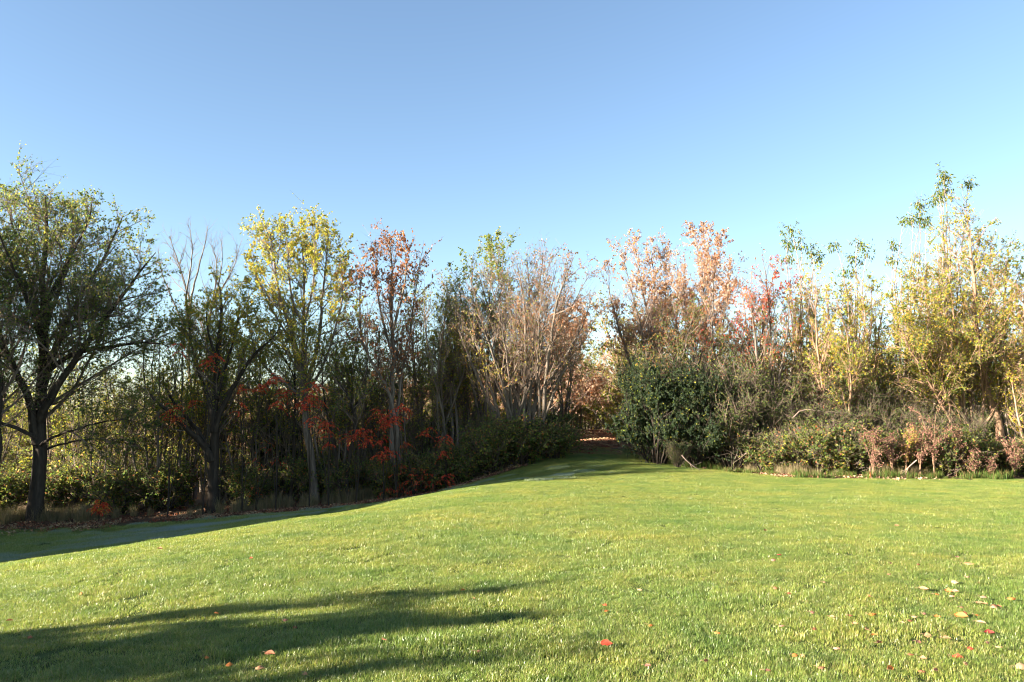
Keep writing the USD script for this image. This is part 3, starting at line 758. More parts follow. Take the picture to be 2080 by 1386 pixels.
grp = 'sunlit trees standing far behind the hedgerow'
kinds = [
    ('far_tan_tree', 'pinkish-tan tree in the sunlit woods behind the hedgerow', mixpal((PINK, .75), (RUST, .25)), 'twig_pale'),
    ('far_green_tree', 'yellow-green tree in the sunlit woods behind the hedgerow', mixpal((YELGREEN, .7), (GREEN, .3)), 'bark_grey'),
    ('far_olive_tree', 'olive-brown tree in the sunlit woods behind the hedgerow', mixpal((OLIVE, .6), (YELGREEN, .4)), 'bark_tan')]
MARKS = [(-400, 'beyond the left edge'), (20, 'behind the thick trunk at the left'), (170, 'right of the thick trunk'), (300, 'left of the forked tree'), (430, 'behind the forked tree'), (530, 'left of the yellow tree'), (640, 'behind the yellow tree'), (730, 'behind the crooked tree'), (800, 'behind the russet tree'),
         (900, 'behind the sparse thin tree'), (1010, 'behind the left of the vase-shaped tree'), (1110, 'behind the right of the vase-shaped tree'), (1205, 'at the end of the trail'), (1320, 'behind the dark bush'), (1430, 'behind the taller pinkish tree'), (1550, 'behind the red-topped tree'),
         (1660, 'behind the first twiggy tree'), (1750, 'behind the second twiggy tree'), (1860, 'behind the left of the golden-green crown'), (1960, 'behind the golden-green crown'), (2060, 'near the right edge'), (2500, 'beyond the right edge')]


def mark(px):
    return min(MARKS, key=lambda m: abs(m[0] - px))[1]


far_src = []
spots = []
g_ = R(300)
for k in range(84):
    Yk = 33 + 24 * (k / 84) + g_.random() * 2
    px = -150 + 2380 * ((k * .618034) % 1.0)
    if 1130 < px < 1290 and Yk < 47:
        continue
    spots.append((px, Yk))
spots += [(1140, 41), (1170, 50), (1205, 61), (1242, 58), (1275, 47), (1300, 40), (1120, 36)]
for k, (px, Yk) in enumerate(spots):
    kd = [0, 1, 2, 1, 0, 2, 1][k % 7]
    if px > 1000:
        kd = [0, 2, 0, 1, 0, 2, 1][k % 7]
    if k >= len(spots) - 7:
        kd = [0, 2][k % 2]
    nm, lb, pal, bk = kinds[kd]
    lb = lb.replace('in the sunlit woods behind the hedgerow', 'in the far sunlit woods ' + mark(px))
    H = 4.6
    loc = ground_loc(px, Yk, .1)
    src = [s for s in far_src if s[0] == kd]
    gap = k >= len(spots) - 7
    sz = (.8 + .35 * g_.random()) * (1.1 if px > 1000 else 1.0)
    if not src:
        p = stand_alone(nm, lb, H, 6, 1.5, dict(size=.10, thin=clumpy(.95), color=lambda p, g, pal=pal: paint(p, *pal, g)), dict(n1=3.0, t0=.12, l1=.32, n2=4.4, n3=5.2, leaves=2.6), 310 + kd, group=grp, barkmat='bark_grey', twigmat=bk, loc=loc)
        far_src.append((kd, p))
    else:
        if gap:
            sz = 1.25 + .35 * g_.random()
        thing(nm, lb, 'tree', loc, 360 * g_.random(), (sz, sz, sz * (.9 + .2 * g_.random())), grp, src[0][1])

grp = 'low undergrowth across the woods behind'
UG = None
for k in range(90):
    Yk = 33 + 26 * (k / 90) + g_.random() * 2
    px = -200 + 2480 * ((k * .618034 + .3) % 1.0)
    if 1120 < px < 1290 and Yk < 47:
        continue
    loc = ground_loc(px, Yk, .1)
    if UG is None:
        UG = stand_alone('undergrowth_shrub', 'low mixed undergrowth shrub ' + mark(px), 1.7, 12, 1.2, dict(size=.11, thin=clumpy(.95), color=lambda p, g: paint(p, *mixpal((YELGREEN, .35), (OLIVE, .3), (PINK, .2), (GREEN, .15)), g)), dict(n1=3.2, t0=.08, l1=.34, n2=3.6, n3=4, leaves=2.0), 330, 'shrub', grp, 'bark_grey', 'twig_pale', loc=loc, r0=.03, lean=.6)
    else:
        s = .9 + .7 * g_.random()
        thing('undergrowth_shrub', 'low mixed undergrowth shrub ' + mark(px), 'shrub', loc, 360 * g_.random(), (s * 1.3, s * 1.3, s), grp, UG)

lace = {}
LACE = dict(green=(mixpal((GREEN, .35), (YELGREEN, .5), (YELLOW, .15)), .95), olive=(mixpal((OLIVE, .5), (GREEN, .2), (YELGREEN, .3)), .85), golden=(mixpal((YELGREEN, .5), (YELLOW, .5)), .95))
for kd, px, Yk, H, lb in (('green', 330, 27.6, 6.2, 'lacy green young tree between the tallest and the forked tree'), ('olive', 270, 28.6, 5.6, 'lacy olive young tree right of the tallest tree crown'), ('golden', 455, 28.2, 7.4, 'golden young tree behind the forked tree'),
                          ('green', 520, 27.8, 6.0, 'lacy green young tree left of the yellow tree'), ('green', 690, 27.9, 6.4, 'lacy green young tree right of the yellow tree'), ('olive', 560, 29.0, 5.4, 'olive young tree low behind the yellow tree'),
                          ('olive', 745, 28.4, 5.8, 'olive young tree behind the crooked tree'), ('green', 835, 27.8, 5.6, 'lacy green young tree right of the russet tree'), ('green', 905, 28.5, 6.2, 'lacy green young tree behind the sparse tree'),
                          ('olive', 960, 29.0, 5.4, 'olive young tree at the left flank of the vase-shaped tree'), ('olive', 1060, 29.0, 5.2, 'olive young tree behind the vase-shaped tree'), ('olive', 1140, 31.0, 5.0, 'olive young tree leaning at the left of the gap'),
                          ('golden', 400, 29.4, 5.6, 'golden young tree low behind the leaning limbs'), ('olive', 1290, 32.5, 4.6, 'olive young tree at the right of the gap'), ('green', 1500, 27.2, 4.8, 'green young tree behind the red-topped tree'),
                          ('olive', 1460, 26.4, 4.6, 'olive young tree left of the red-topped tree'), ('green', 1660, 27.0, 4.6, 'green young tree behind the first twiggy tree'), ('olive', 1800, 26.6, 4.6, 'olive young tree left of the golden-green crown'),
                          ('green', 200, 27.4, 5.0, 'green young tree under the right boughs of the tallest tree'), ('olive', 20, 28.0, 5.6, 'olive young tree at the left edge behind the trunk'), ('green', 790, 29.6, 5.0, 'green young tree behind the russet tree trunk'),
                          ('green', 375, 28.0, 6.9, 'lacy green young tree in front of the bare tree'), ('olive', 250, 29.2, 6.0, 'olive young tree far behind the right boughs of the tallest tree'), ('green', 590, 28.4, 6.2, 'green young tree low behind the yellow tree trunk'),
                          ('golden', 715, 28.6, 7.0, 'golden young tree between the yellow and the russet tree'), ('green', 865, 28.6, 7.0, 'tall lacy green young tree between the russet and the sparse tree'), ('golden', 940, 29.4, 7.0, 'golden young tree at the left edge of the vase-shaped tree'), ('olive', 465, 29.0, 6.6, 'olive young tree between the forked and the yellow tree'),
                          ('olive', 770, 28.8, 6.4, 'olive young tree left of the russet tree trunk'), ('green', 120, 29.4, 6.2, 'green young tree right behind the thick trunk'),
                          ('olive', 1530, 26.8, 6.2, 'tall olive young tree left behind the red-topped tree'), ('green', 1625, 26.9, 5.8, 'green young tree right behind the red-topped tree'), ('olive', 1700, 27.2, 5.8, 'tall olive young tree between the twiggy trees'), ('green', 1790, 26.9, 5.6, 'tall green young tree left of the golden-green crown'),
                          ('olive', 1600, 25.8, 4.4, 'olive young tree right under the red-topped tree'), ('green', 1715, 25.8, 4.2, 'green young tree between the two twiggy trees'), ('golden', 1880, 25.6, 5.4, 'golden young tree inside the left of the golden-green crown'),
                          ('golden', 2065, 24.4, 5.0, 'golden young tree by the right edge'), ('golden', 1945, 26.4, 6.0, 'golden young tree behind the leaning trunk'), ('olive', 1550, 28.0, 5.2, 'olive young tree far behind the red-topped tree')):
    loc = ground_loc(px, Yk, .08)
    pal, kp = LACE[kd]
    if kd not in lace:
        lace[kd] = (stand_alone('young_tree', lb, H, 6, 1.15, dict(size=.08, thin=clumpy(kp), color=lambda p, g, pal=pal: paint(p, *pal, g)), dict(n1=2.1, t0=.25, l1=.27, n2=3.6, n3=5, leaves=1.6), 360 + len(lace), loc=loc, r0=.05, lean=.35), H)
    else:
        s = H / lace[kd][1]
        thing('young_tree', lb, 'tree', loc, 360 * g_.random(), (s, s, s), None, lace[kd][0])

# dark slender stems of the thicket in the shade on the left
grp = 'slender dark saplings in the shaded thicket on the left'
src = None
for k in range(24):
    px = 440 + 480 * ((k * .618034) % 1.0) if k < 16 else (1290 + 480 * ((k * .618034) % 1.0))
    Yk = 27.2 + 3.5 * g_.random()
    loc = ground_loc(px, Yk, .05)
    if src is None:
        src = stand_alone('thicket_sapling', 'slender dark sapling in the thicket ' + mark(px), 3.6, 3, .5, dict(size=.06, thin=clumpy(.5), color=lambda p, g: paint(p, *mixpal((GREEN, .4), (OLIVE, .4), (YELGREEN, .2)), g)), dict(n1=2.2, t0=.25, l1=.22, n2=3.5, n3=4, leaves=1.0), 320, 'sapling', grp, 'bark_dark', loc=loc, r0=.035, lean=.4)
    else:
        s = .7 + .5 * g_.random()
        thing('thicket_sapling', 'slender dark sapling in the thicket ' + mark(px), 'sapling', loc, 360 * g_.random(), (s, s, s), grp, src)

# trees to the left of the frame that throw the long shadows
SH = dict(size=.24, aspect=.8, thin=clumpy(1.0, .6, .1, .35), color=lambda p, g: paint(p, *mixpal((GREEN, .6), (YELGREEN, .4)), g))
srcs = None
for k, (x, y, s) in enumerate([(-24.5, 18.9, 0.4), (-28.5, 16.0, 0.55), (-32.5, 11.6, 1.0), (-29.5, 12.2, 0.85), (-36.8, 10.8, 1.16), (-42, 10.4, 1.26), (-40, 15.1, 0.7), (-34, 17.9, 0.45), (-47, 12.5, 0.9), (-30, 21.3, 0.4), (-46, 17.8, 0.7)]):
    loc = (x, y, float(height(x, y)[0]) - .1)
    lb = 'leafy tree of the wood edge left of the photograph'
    if srcs is None:
        srcs = stand_alone('woodland_tree', lb, 12.5, 8, 3.2, SH, dict(n1=1.9, t0=.08, l1=.26, n2=3, n3=3, leaves=1.5), 331, group='wood edge trees', loc=loc, r0=.12)
    else:
        thing('woodland_tree', lb, 'tree', loc, 77 * k, (s, s, s), 'wood edge trees', srcs)
loc = (-17.6, -.45, float(height(-17.6, -.45)[0]) - .1)
stand_alone('garden_tree', 'small round tree whose shadow falls across the near lawn', 5.27, 15, 2.3, dict(size=.23, aspect=.85, thin=clumpy(1.0, .9, .10, .36), color=lambda p, g: paint(p, *mixpal((GREEN, .6), (YELGREEN, .4)), g)),
            dict(n1=2.8, t0=.06, l1=.3, n2=3.8, n3=4, leaves=2.8), 340, loc=loc, r0=.07)
loc = (-18.2, -.95, float(height(-18.2, -.95)[0]) - .1)
stand_alone('garden_tree', 'slim tree whose thin shadow streaks the nearest grass', 6.0, 5, .45, dict(size=.18, aspect=.8, color=lambda p, g: paint(p, *mixpal((GREEN, .6), (YELGREEN, .4)), g)),
            dict(n1=2.2, t0=.3, l1=.12, n2=3.2, n3=4, leaves=2.4), 341, loc=loc, r0=.06)

# ------------------------------------------------------------------ shrubs and underbrush
SHRUBS = {}
shrub_kinds = {
    'dark_bush': dict(H=2.0, nst=16, spread=1.15, leaf=dict(size=.058, thin=clumpy(1.0, 1.6, .15, .5), aspect=.7, droop=.3, color=lambda p, g: paint(p, *mixpal((DKGREEN, .95), (YELGREEN, .05)), g)), par=dict(n1=5, t0=.08, l1=.36, n2=6, n3=6, leaves=5.2, ntop=16), barkmat='bark_dark'),
    'bramble': dict(H=1.2, nst=16, spread=.85, leaf=dict(size=.085, aspect=.75, droop=.4, thin=clumpy(.95, 2.2, .3, .6), color=lambda p, g: paint(p, *mixpal((GREEN, .5), (OLIVE, .32), (YELGREEN, .12), (RUST, .06)), g, .45)), par=dict(n1=5, t0=.1, l1=.42, n2=5, n3=5, leaves=2.6, ntop=14), barkmat='bark_dark'),
    'twiggy_shrub': dict(H=2.3, nst=14, spread=1.0, leaf=dict(size=.06, aspect=.6, droop=.5, thin=clumpy(.7, 1.2), color=lambda p, g: paint(p, *mixpal((GREEN, .6), (DKGREEN, .12), (OLIVE, .25), (RUST, .03)), g)), par=dict(n1=4.5, t0=.1, l1=.34, n2=5, n3=6, leaves=2.1), barkmat='bark_dark'),
    'yellow_shrub': dict(H=1.3, nst=12, spread=.75, leaf=dict(size=.08, aspect=.65, droop=.4, thin=clumpy(.85, 1.5), color=lambda p, g: paint(p, *mixpal((YELGREEN, .7), (YELLOW, .15), (GREEN, .15)), g)), par=dict(n1=5, t0=.1, l1=.34, n2=5, n3=5, leaves=2.4), barkmat='bark_grey'),
}


def shrub(kind, px, Y, H, label, wide=1.0, seed=None, group=None):
    k = shrub_kinds[kind]
    loc = ground_loc(px, Y, .05)
    if kind not in SHRUBS:
        SHRUBS[kind] = stand_alone(kind, label, k['H'], k['nst'], k['spread'], k['leaf'], k['par'], 400 + len(SHRUBS), 'shrub', group, k['barkmat'], 'bark_dark' if kind == 'dark_bush' else 'twig_brown', loc=loc, r0=.03, lean=.6)
        x = UsdGeom.Xform.Get(stage, SHRUBS[kind])
        s = H / k['H']
        x.GetOrderedXformOps()[2].Set(Gf.Vec3f(s * wide, s * wide, s))
    else:
        s = H / k['H']
        thing(kind, label, 'shrub', loc, float(R(int(px * 7 + Y * 13)).random() * 360), (s * wide, s * wide, s), group, SHRUBS[kind])


shrub('dark_bush', 1330, 25.4, 2.75, 'large dark evergreen bush at the right of the trail opening', .8)
shrub('dark_bush', 1405, 24.9, 2.5, 'dark evergreen bush right behind the one at the trail opening', 1.0)
shrub('dark_bush', 1300, 28.6, 1.5, 'small dark bush leaning over the right side of the trail', .6)
shrub('dark_bush', 570, 29.5, 2.5, 'dark rounded evergreen shrub behind the red sumacs', .8)
shrub('dark_bush', 1105, 27.6, 1.2, 'dark green bush at the left of the trail opening', .9)
for px, Y_, H, lb in ((1128, 26.6, .9, 'leafy bramble on the mound beside the trail'), (1060, 26.2, 1.2, 'leafy bramble at the foot of the vase-shaped tree'), (1000, 26.0, 1.15, 'green bramble left below the vase-shaped tree'),
                      (940, 25.9, 1.0, 'green bramble below the sparse thin tree'), (880, 25.8, .95, 'dark bramble among the lowest red sumac leaves'), (1135, 29.6, 1.0, 'bramble lit by the sun deep at the left of the trail'),
                      (800, 26.0, .9, 'low bramble in front of the russet tree'), (1600, 23.9, 1.0, 'bramble with yellow leaves under the red-topped tree'), (1660, 23.5, 1.1, 'shaded bramble left of the sunlit weeds'),
                      (1705, 23.4, 1.1, 'half-lit bramble next to the sunlit weeds'), (1905, 23.0, 1.0, 'sunlit bright green bramble among the reddish weeds'), (1850, 23.6, 1.0, 'green bramble behind the reddish weeds'),
                      (1960, 23.3, .8, 'low bramble under the golden-green tree'), (2030, 23.2, .75, 'low green bramble by the lit leaning trunk'), (2085, 23.2, .85, 'bramble cut off by the right edge'),
                      (1780, 23.5, .9, 'bramble behind the first reddish weed'), (1545, 24.0, .9, 'dark bramble in front of the twiggy thicket'), (260, 27.0, 1.1, 'bramble behind the small red sumac seedling'),
                      (20, 26.8, 1.2, 'sunflecked bramble at the far left edge'), (160, 27.6, 1.3, 'dark bramble right of the thick trunk'), (350, 27.4, 1.2, 'bramble below the leaning limb of the forked tree'),
                      (520, 27.0, 1.0, 'dark bramble among the slender thicket stems'), (720, 26.6, 1.0, 'bramble below the crooked tree'), (640, 27.2, 1.1, 'bramble right behind the yellow tree trunk')):
    shrub('bramble', px, Y_, H, lb, 1.15)
for px, Y_, H, lb in ((1440, 26.2, 3.0, 'grey twiggy shrub right of the dark bush'), (1480, 24.4, 2.3, 'dense twiggy shrub in the middle of the right thicket'), (1540, 24.6, 2.2, 'twiggy shrub under the red-topped tree'),
                      (1610, 24.4, 2.0, 'twiggy shrub with arching bare branches behind the shaded brambles'), (1690, 24.2, 1.9, 'twiggy shrub behind the half-lit bramble'), (1780, 24.4, 1.9, 'twiggy shrub under the second twiggy tree'),
                      (1870, 24.3, 1.8, 'twiggy shrub in shade under the golden-green crown'), (1950, 24.2, 1.7, 'twiggy shrub left of the lit leaning trunk'), (220, 28.2, 1.7, 'twiggy undergrowth right of the thick trunk'),
                      (120, 28.6, 1.7, 'twiggy undergrowth behind the thick trunk'), (320, 28.4, 1.7, 'twiggy undergrowth behind the leaning limbs'), (490, 28.6, 1.5, 'twiggy undergrowth behind the slender stems'),
                      (760, 28.4, 1.6, 'twiggy undergrowth behind the russet tree'), (870, 28.0, 2.0, 'twiggy undergrowth behind the sparse thin tree'), (960, 28.2, 1.9, 'twiggy undergrowth behind the vase-shaped tree'),
                      (-20, 28.2, 2.2, 'twiggy undergrowth at the left edge'), (1580, 25.4, 2.9, 'tall twiggy shrub filling the middle of the right thicket'), (1465, 25.3, 3.1, 'tall twiggy shrub behind the dense one right of the dark bush'), (1655, 25.3, 2.6, 'tall twiggy shrub at the foot of the first twiggy tree'), (1735, 25.2, 2.5, 'tall twiggy shrub at the foot of the second twiggy tree'), (1830, 25.0, 2.2, 'tall twiggy shrub left below the golden-green crown'), (1372, 24.3, .8, 'low brushy shrub in front of the dark bush'), (680, 28.6, 1.5, 'twiggy undergrowth between yellow and russet trees')):
    shrub('twiggy_shrub', px, Y_, H, lb, 1.1)
for px, Y_, H, lb in ((1268, 33.5, 1.0, 'sunlit yellow-green shrub beside the far end of the trail'), (660, 30.5, 1.5, 'sunlit yellow-green shrub seen between yellow and crooked trees'), (800, 31.0, 1.7, 'sunlit yellow-green shrub behind the russet tree'),
                      (920, 30.5, 1.7, 'sunlit yellow-green shrub behind the sparse tree'), (340, 31.5, 1.6, 'sunlit yellow-green shrub behind the forked tree'), (230, 32, 1.6, 'sunlit yellow-green shrub deep behind the tallest tree'),
                      (30, 31.0, 1.7, 'sunlit yellow-green shrub at the far left behind the trunk'), (1015, 31, 1.8, 'sunlit yellow-green shrub behind the vase-shaped tree'), (1560, 30, 1.9, 'sunlit shrub behind the right thicket'), (1700, 30.5, 2.0, 'sunlit shrub behind the twiggy trees'),
                      (1840, 30.5, 2.0, 'sunlit shrub behind the golden-green tree'), (1440, 30.5, 1.9, 'sunlit shrub behind the dark thicket'), (1190, 57, 2.6, 'golden shrub closing the far end of the trail'), (1243, 55, 2.4, 'yellow shrub at the end of the trail on its right'), (1985, 31, 2.0, 'sunlit shrub behind the leaning trunk')):
    shrub('yellow_shrub', px, Y_, H, lb, 1.3)

# ------------------------------------------------------------------ red sumacs
def frond(o, d, L, g_, pal, nl=11):
    """A feathered leaf: midrib and hanging leaflets."""
    s = np.linspace(0, 1, nl + 1)
    d = unit(d)
    rib = o + np.outer(s * L, d) - np.outer((s ** 2) * L * g_.uniform(.5, 1.1), UP)
    side = unit(np.cross(d, UP))
    A = np.repeat(rib[1:], 2, 0)
    D = np.concatenate([(side, -side)] * nl, 0).reshape(-1, 3) * .55 + d[None] * .4 - UP[None] * g_.uniform(.5, 1.2)
    v, f = leaf_quads(A + g_.normal(0, .004, A.shape), D + g_.normal(0, .18, D.shape), .082, .36, g_, .3)
    r = tubes(rib[None, ::3], np.full((1, len(rib[::3])), .003), 3)
    return r, (v, f), paint(np.repeat(A, 1, 0), *pal, g_, .35)


def sumac(label, px, py, Y, nheads, g_seed, pal, spread=.35, nf=9, L=.38):
    g_ = R(g_seed)
    top = at(px, py, Y)
    base = np.array([top[0] + g_.normal(0, .12), Y + .1, 0])
    base[2] = float(height(base[0], base[1])[0]) - .05
    path = thing('sumac', label, 'sumac', base)
    parts, tints = [], []
    ribs = []
    for h in range(nheads):
        tip = top + g_.normal(0, spread, 3) * np.array([.95, .6, 1.3]) if h else top
        tip[2] = max(tip[2], base[2] + .25)
        mid = base + (tip - base) * np.array([.35, .35, .55])
        cs = CubicSpline([0, .5, 1], np.array([base, mid, tip]))
        P = cs(np.linspace(0, 1, 9)) - base
        v, f = tubes(P[None], np.linspace(.016, .006, 9)[None], 5)
        put(path, 'stem', v, f, 'bark_dark', smooth=True)
        for k in range(nf):
            az = 6.283 * (k + g_.random()) / nf
            o = tip - base - UP * g_.random() * .3
            r, q, c = frond(o, np.array([math.cos(az), math.sin(az), .35 + .4 * g_.random()]), L * (.7 + .6 * g_.random()), g_, pal)
            parts.append(q); tints.append(np.repeat(c, 4, 0)); ribs.append(r)
    v, f = join(parts)
    put(path, 'foliage', v, f, 'petal_leaf', np.vstack(tints), kind='stuff')
    put(path, 'leaf_rib', *join(ribs), 'bark_dark', kind='stuff')


ORNG = [(.55, .13, .03), (.48, .09, .025)]
REDP, REDO, MIXR = mixpal((RED, .6), (ORNG, .32), (GREEN, .08)), mixpal((RED, .4), (ORNG, .4), (YELLOW, .2)), mixpal((RED, .25), (ORNG, .2), (RUST, .15), (GREEN, .4))
for args in (
    ('red sumac with few leaves high beside the forked tree', 430, 735, 25.0, 4, 501, REDP, .45, 5, .3),
    ('orange-red sumac under the leaning limb of the forked tree', 345, 838, 25.2, 4, 502, REDO, .45, 6, .34),
    ('small red sumac at the right of the forked tree', 495, 778, 25.2, 3, 503, REDP, .4, 5, .3),
    ('bright red sumac left of the yellow tree trunk', 565, 815, 24.9, 4, 504, REDP, .40, 9, .38),
    ('bright red sumac right in front of the yellow tree trunk', 622, 808, 24.8, 4, 505, REDP, .38, 10, .40),
    ('red sumac with scattered leaves right of the yellow tree trunk', 668, 855, 24.8, 4, 506, REDP, .42, 7, .34),
    ('red sumac in front of the crooked tree', 728, 868, 24.9, 4, 507, REDP, .38, 8, .38),
    ('brightest red sumac in front of the russet tree', 796, 842, 24.7, 4, 508, REDP, .26, 10, .42),
    ('low red sumac below the russet tree', 780, 905, 24.8, 5, 509, REDP, .38, 6, .34),
    ('red and green sumac at the right end of the sumac row', 902, 915, 25.1, 4, 510, REDP, .33, 7, .34),
    ('orange-leaved sumac low by the mown slope', 842, 950, 25.0, 6, 511, MIXR, .42, 6, .36),
    ('dull red sumac lowest and nearest the mown slope', 808, 985, 24.9, 5, 512, MIXR, .33, 6, .34),
    ('dark red sumac low among the slender stems', 520, 930, 25.4, 4, 513, MIXR, .4, 5, .32),
    ('knee-high sumac seedling with red top near the thick trunk', 205, 1018, 24.8, 3, 514, REDO, .12, 8, .3)):
    sumac(*args)

# ------------------------------------------------------------------ dry reddish weeds in the sun at the right
def dry_weed(label, px, Y, H, seed, nst=4, pal=None):
    g_ = R(seed)
    base = ground_loc(px, Y, .03)
    path = thing('dry_weed', label, 'weed', base)
    A, Dd = [], []
    for k in range(nst):
        a = g_.random() * 6.283
        tip = np.array([math.cos(a) * .16 * H, math.sin(a) * .16 * H, H * (.7 + .3 * g_.random())])
        P = CubicSpline([0, .5, 1], np.array([[0, 0, 0], tip * np.array([.25, .25, .5]), tip]))(np.linspace(0, 1, 10))
        v, f = tubes(P[None], np.linspace(.009, .004, 10)[None], 5)
        put(path, 'stem', v, f, 'bark_tan', smooth=True)
        n = int(230 * H)
        t = g_.random(n) ** .7
        nb = 7
        tb = np.r_[1.0, g_.uniform(.35, .98, nb - 1)]
        ob = P[np.clip((tb * 9).astype(int), 0, 9)]
        db = unit(np.c_[g_.normal(0, 1, (nb, 2)) * .55, g_.uniform(.3, 1.2, nb)]) * (g_.uniform(.12, .34, nb) * H)[:, None]
        pb = np.stack([ob, ob + db * .5, ob + db], 1)
        put(path, 'side_stem', *tubes(pb, np.tile(np.array([[.005, .004, .002]]), (nb, 1)), 3), 'bark_tan', kind='stuff')
        who = g_.integers(0, nb, n)
        q = ob[who] + db[who] * t[:, None]
        A.append(q + g_.normal(0, 1, (n, 3)) * .035)
        Dd.append(g_.normal(0, .7, (n, 3)) - UP[None] * .5)
    A, Dd = np.vstack(A), np.vstack(Dd)
    v, f = leaf_quads(A, Dd, .055, .6, g_, .5)
    put(path, 'foliage', v, f, 'dry_leaf', np.repeat(paint(A, *(pal or mixpal(([(.17, .075, .055), (.22, .11, .08), (.12, .06, .045), (.26, .15, .10)], .85), (GREEN, .15))), g_), 4, 0), kind='stuff')


for args in (('tall pinkish-brown dry weed, leftmost of the sunlit ones', 1762, 22.3, 1.45, 601, 4), ('short brown dry weed leaning right of the leftmost one', 1800, 22.3, 1.1, 602, 4),
             ('golden-tinged dry weed in the middle of the sunlit weeds', 1828, 22.4, 1.35, 603, 3, mixpal(([(.30, .16, .05), (.24, .11, .05), (.2, .09, .06)], .7), (YELGREEN, .3))), ('pink-brown dry weed left of the tallest one', 1856, 22.3, 1.4, 604, 3),
             ('tallest dry weed with dark red seed heads', 1884, 22.3, 1.85, 605, 4), ('dry weed rising behind the bright green bramble', 1928, 22.5, 1.3, 606, 4), ('low dry weed right of the bright green bramble', 1965, 22.2, .8, 607, 4),
             ('dry weed at the foot of the leaning trunk', 2045, 22.4, 1.1, 608, 5), ('low dry weed near the right edge', 2000, 22.15, .6, 609, 4)):
    dry_weed(*args)

# orange marker at the edge of the lawn
loc = ground_loc(1755, 22.0, .0)
mk = thing('marker_stake', 'small orange marker stake at the lawn edge before the weeds', 'marker', loc)
P = np.array([[0, 0, -.05], [.005, 0, .12], [.012, 0, .24], [.02, 0, .36]])
v, f = tubes(P[None], np.array([[.022, .022, .020, .004]]), 8)
put(mk, 'stake', v, f, 'bark_tan', smooth=True)
v, f = tubes(np.array([[[0, 0, -.02], [.005, 0, .08], [.01, 0, .16], [.012, 0, .185]]]), np.array([[.034, .036, .032, .018]]), 8)
put(mk, 'painted_sleeve', v, f, 'orange_paint', smooth=True)

# fallen grey branches at the edge of the right thicket
for k, (pts, Yb, lb) in enumerate((([(1385, 925), (1410, 948), (1440, 962)], 23.4, 'thin fallen branch leaning at the edge of the right thicket'),
                                   ([(1610, 850), (1640, 832), (1680, 838), (1712, 838), (1750, 860)], 23.6, 'arching bare grey branch above the shaded brambles'),
                                   ([(1862, 935), (1840, 955), (1828, 968)], 22.1, 'bare stick leaning among the sunlit weeds'),
                                   ([(1240, 912), (1270, 908), (1285, 904)], 28.6, 'pale fallen branch lying across the trail'))):
    q = pxs(pts, Yb, .2)
    o = q[-1].copy()
    s_ = np.r_[0, np.cumsum(np.linalg.norm(np.diff(q, axis=0), axis=1))]
    P = CubicSpline(s_, q)(np.linspace(0, s_[-1], 10)) - o
    path = thing('fallen_branch', lb, 'branch', o)
    v, f = tubes(P[None], np.linspace(.02, .009, 10)[None], 6)
    put(path, 'main_stick', v, f, 'twig_pale', smooth=True)
    g_ = R(700 + k)
    _, _, p_, d_, r_ = children(P[None], np.full((1, 10), .012), np.array([6]), .2, .7, .2, g_)
    if len(p_):
        Q = grow(p_, d_, np.full(len(p_), .35), 4, .1, .15, g_)
        put(path, 'side_twigs', *tubes(Q, np.tile(np.array([[.007, .006, .004, .002]]), (len(Q), 1)), 4), 'twig_pale', kind='stuff')

# ------------------------------------------------------------------ dry tall grass, litter
g_ = R(800)
DP = np.array([(.24, .18, .10), (.19, .16, .08), (.14, .14, .06), (.29, .22, .13)])
dp = []
for k in range(3):
    v, f, c = grass_patch(170, .28, .35, .85, .008, DP, g_, .5)
    dp.append((v, f, 'dry_leaf', c))
n = 900
x = g_.uniform(-20, 12, n)
y = edge(x) + .75 + g_.gamma(1.6, .6, n)
m = ~((x > .6) & (x < 5.2)) & (meshkit.fbm(np.c_[x * .5, y * .5, 0 * x], 2, 21) + .25 * g_.normal(0, .4, n) > .48)
x, y = x[m], y[m]
s = np.where(x < 0, .2 + .6 * g_.random(len(x)) ** 1.8, .2 + .3 * g_.random(len(x)))
scatter('dry_grass', dp, np.c_[x, y, height(x, y)], lay(x, y, g_.random(len(x)) * 6.283), np.c_[s, s, s], g_.integers(0, 3, len(x)), 'tall dull dry grass in the shade under the hedgerow trees', 'dry grass')
# fresh weeds along the foot of the right hedge
x = g_.uniform(5, 17, 150)
y = edge(x) + g_.normal(.25, .2, len(x))
wp = []
for k in range(2):
    v, f, c = grass_patch(120, .2, .10, .28, .012, np.array([(.07, .12, .025), (.10, .14, .03), (.05, .09, .02), (.16, .12, .05)]), g_, .8)
    wp.append((v, f, 'leaf', c))
s = .25 + .9 * g_.random(len(x)) ** 2
scatter('weedy_grass', wp, np.c_[x, y, height(x, y)], lay(x, y, g_.random(len(x)) * 6.283), np.c_[s, s, s], g_.integers(0, 2, len(x)), 'ragged green weeds where the lawn meets the right hedge', 'weeds')

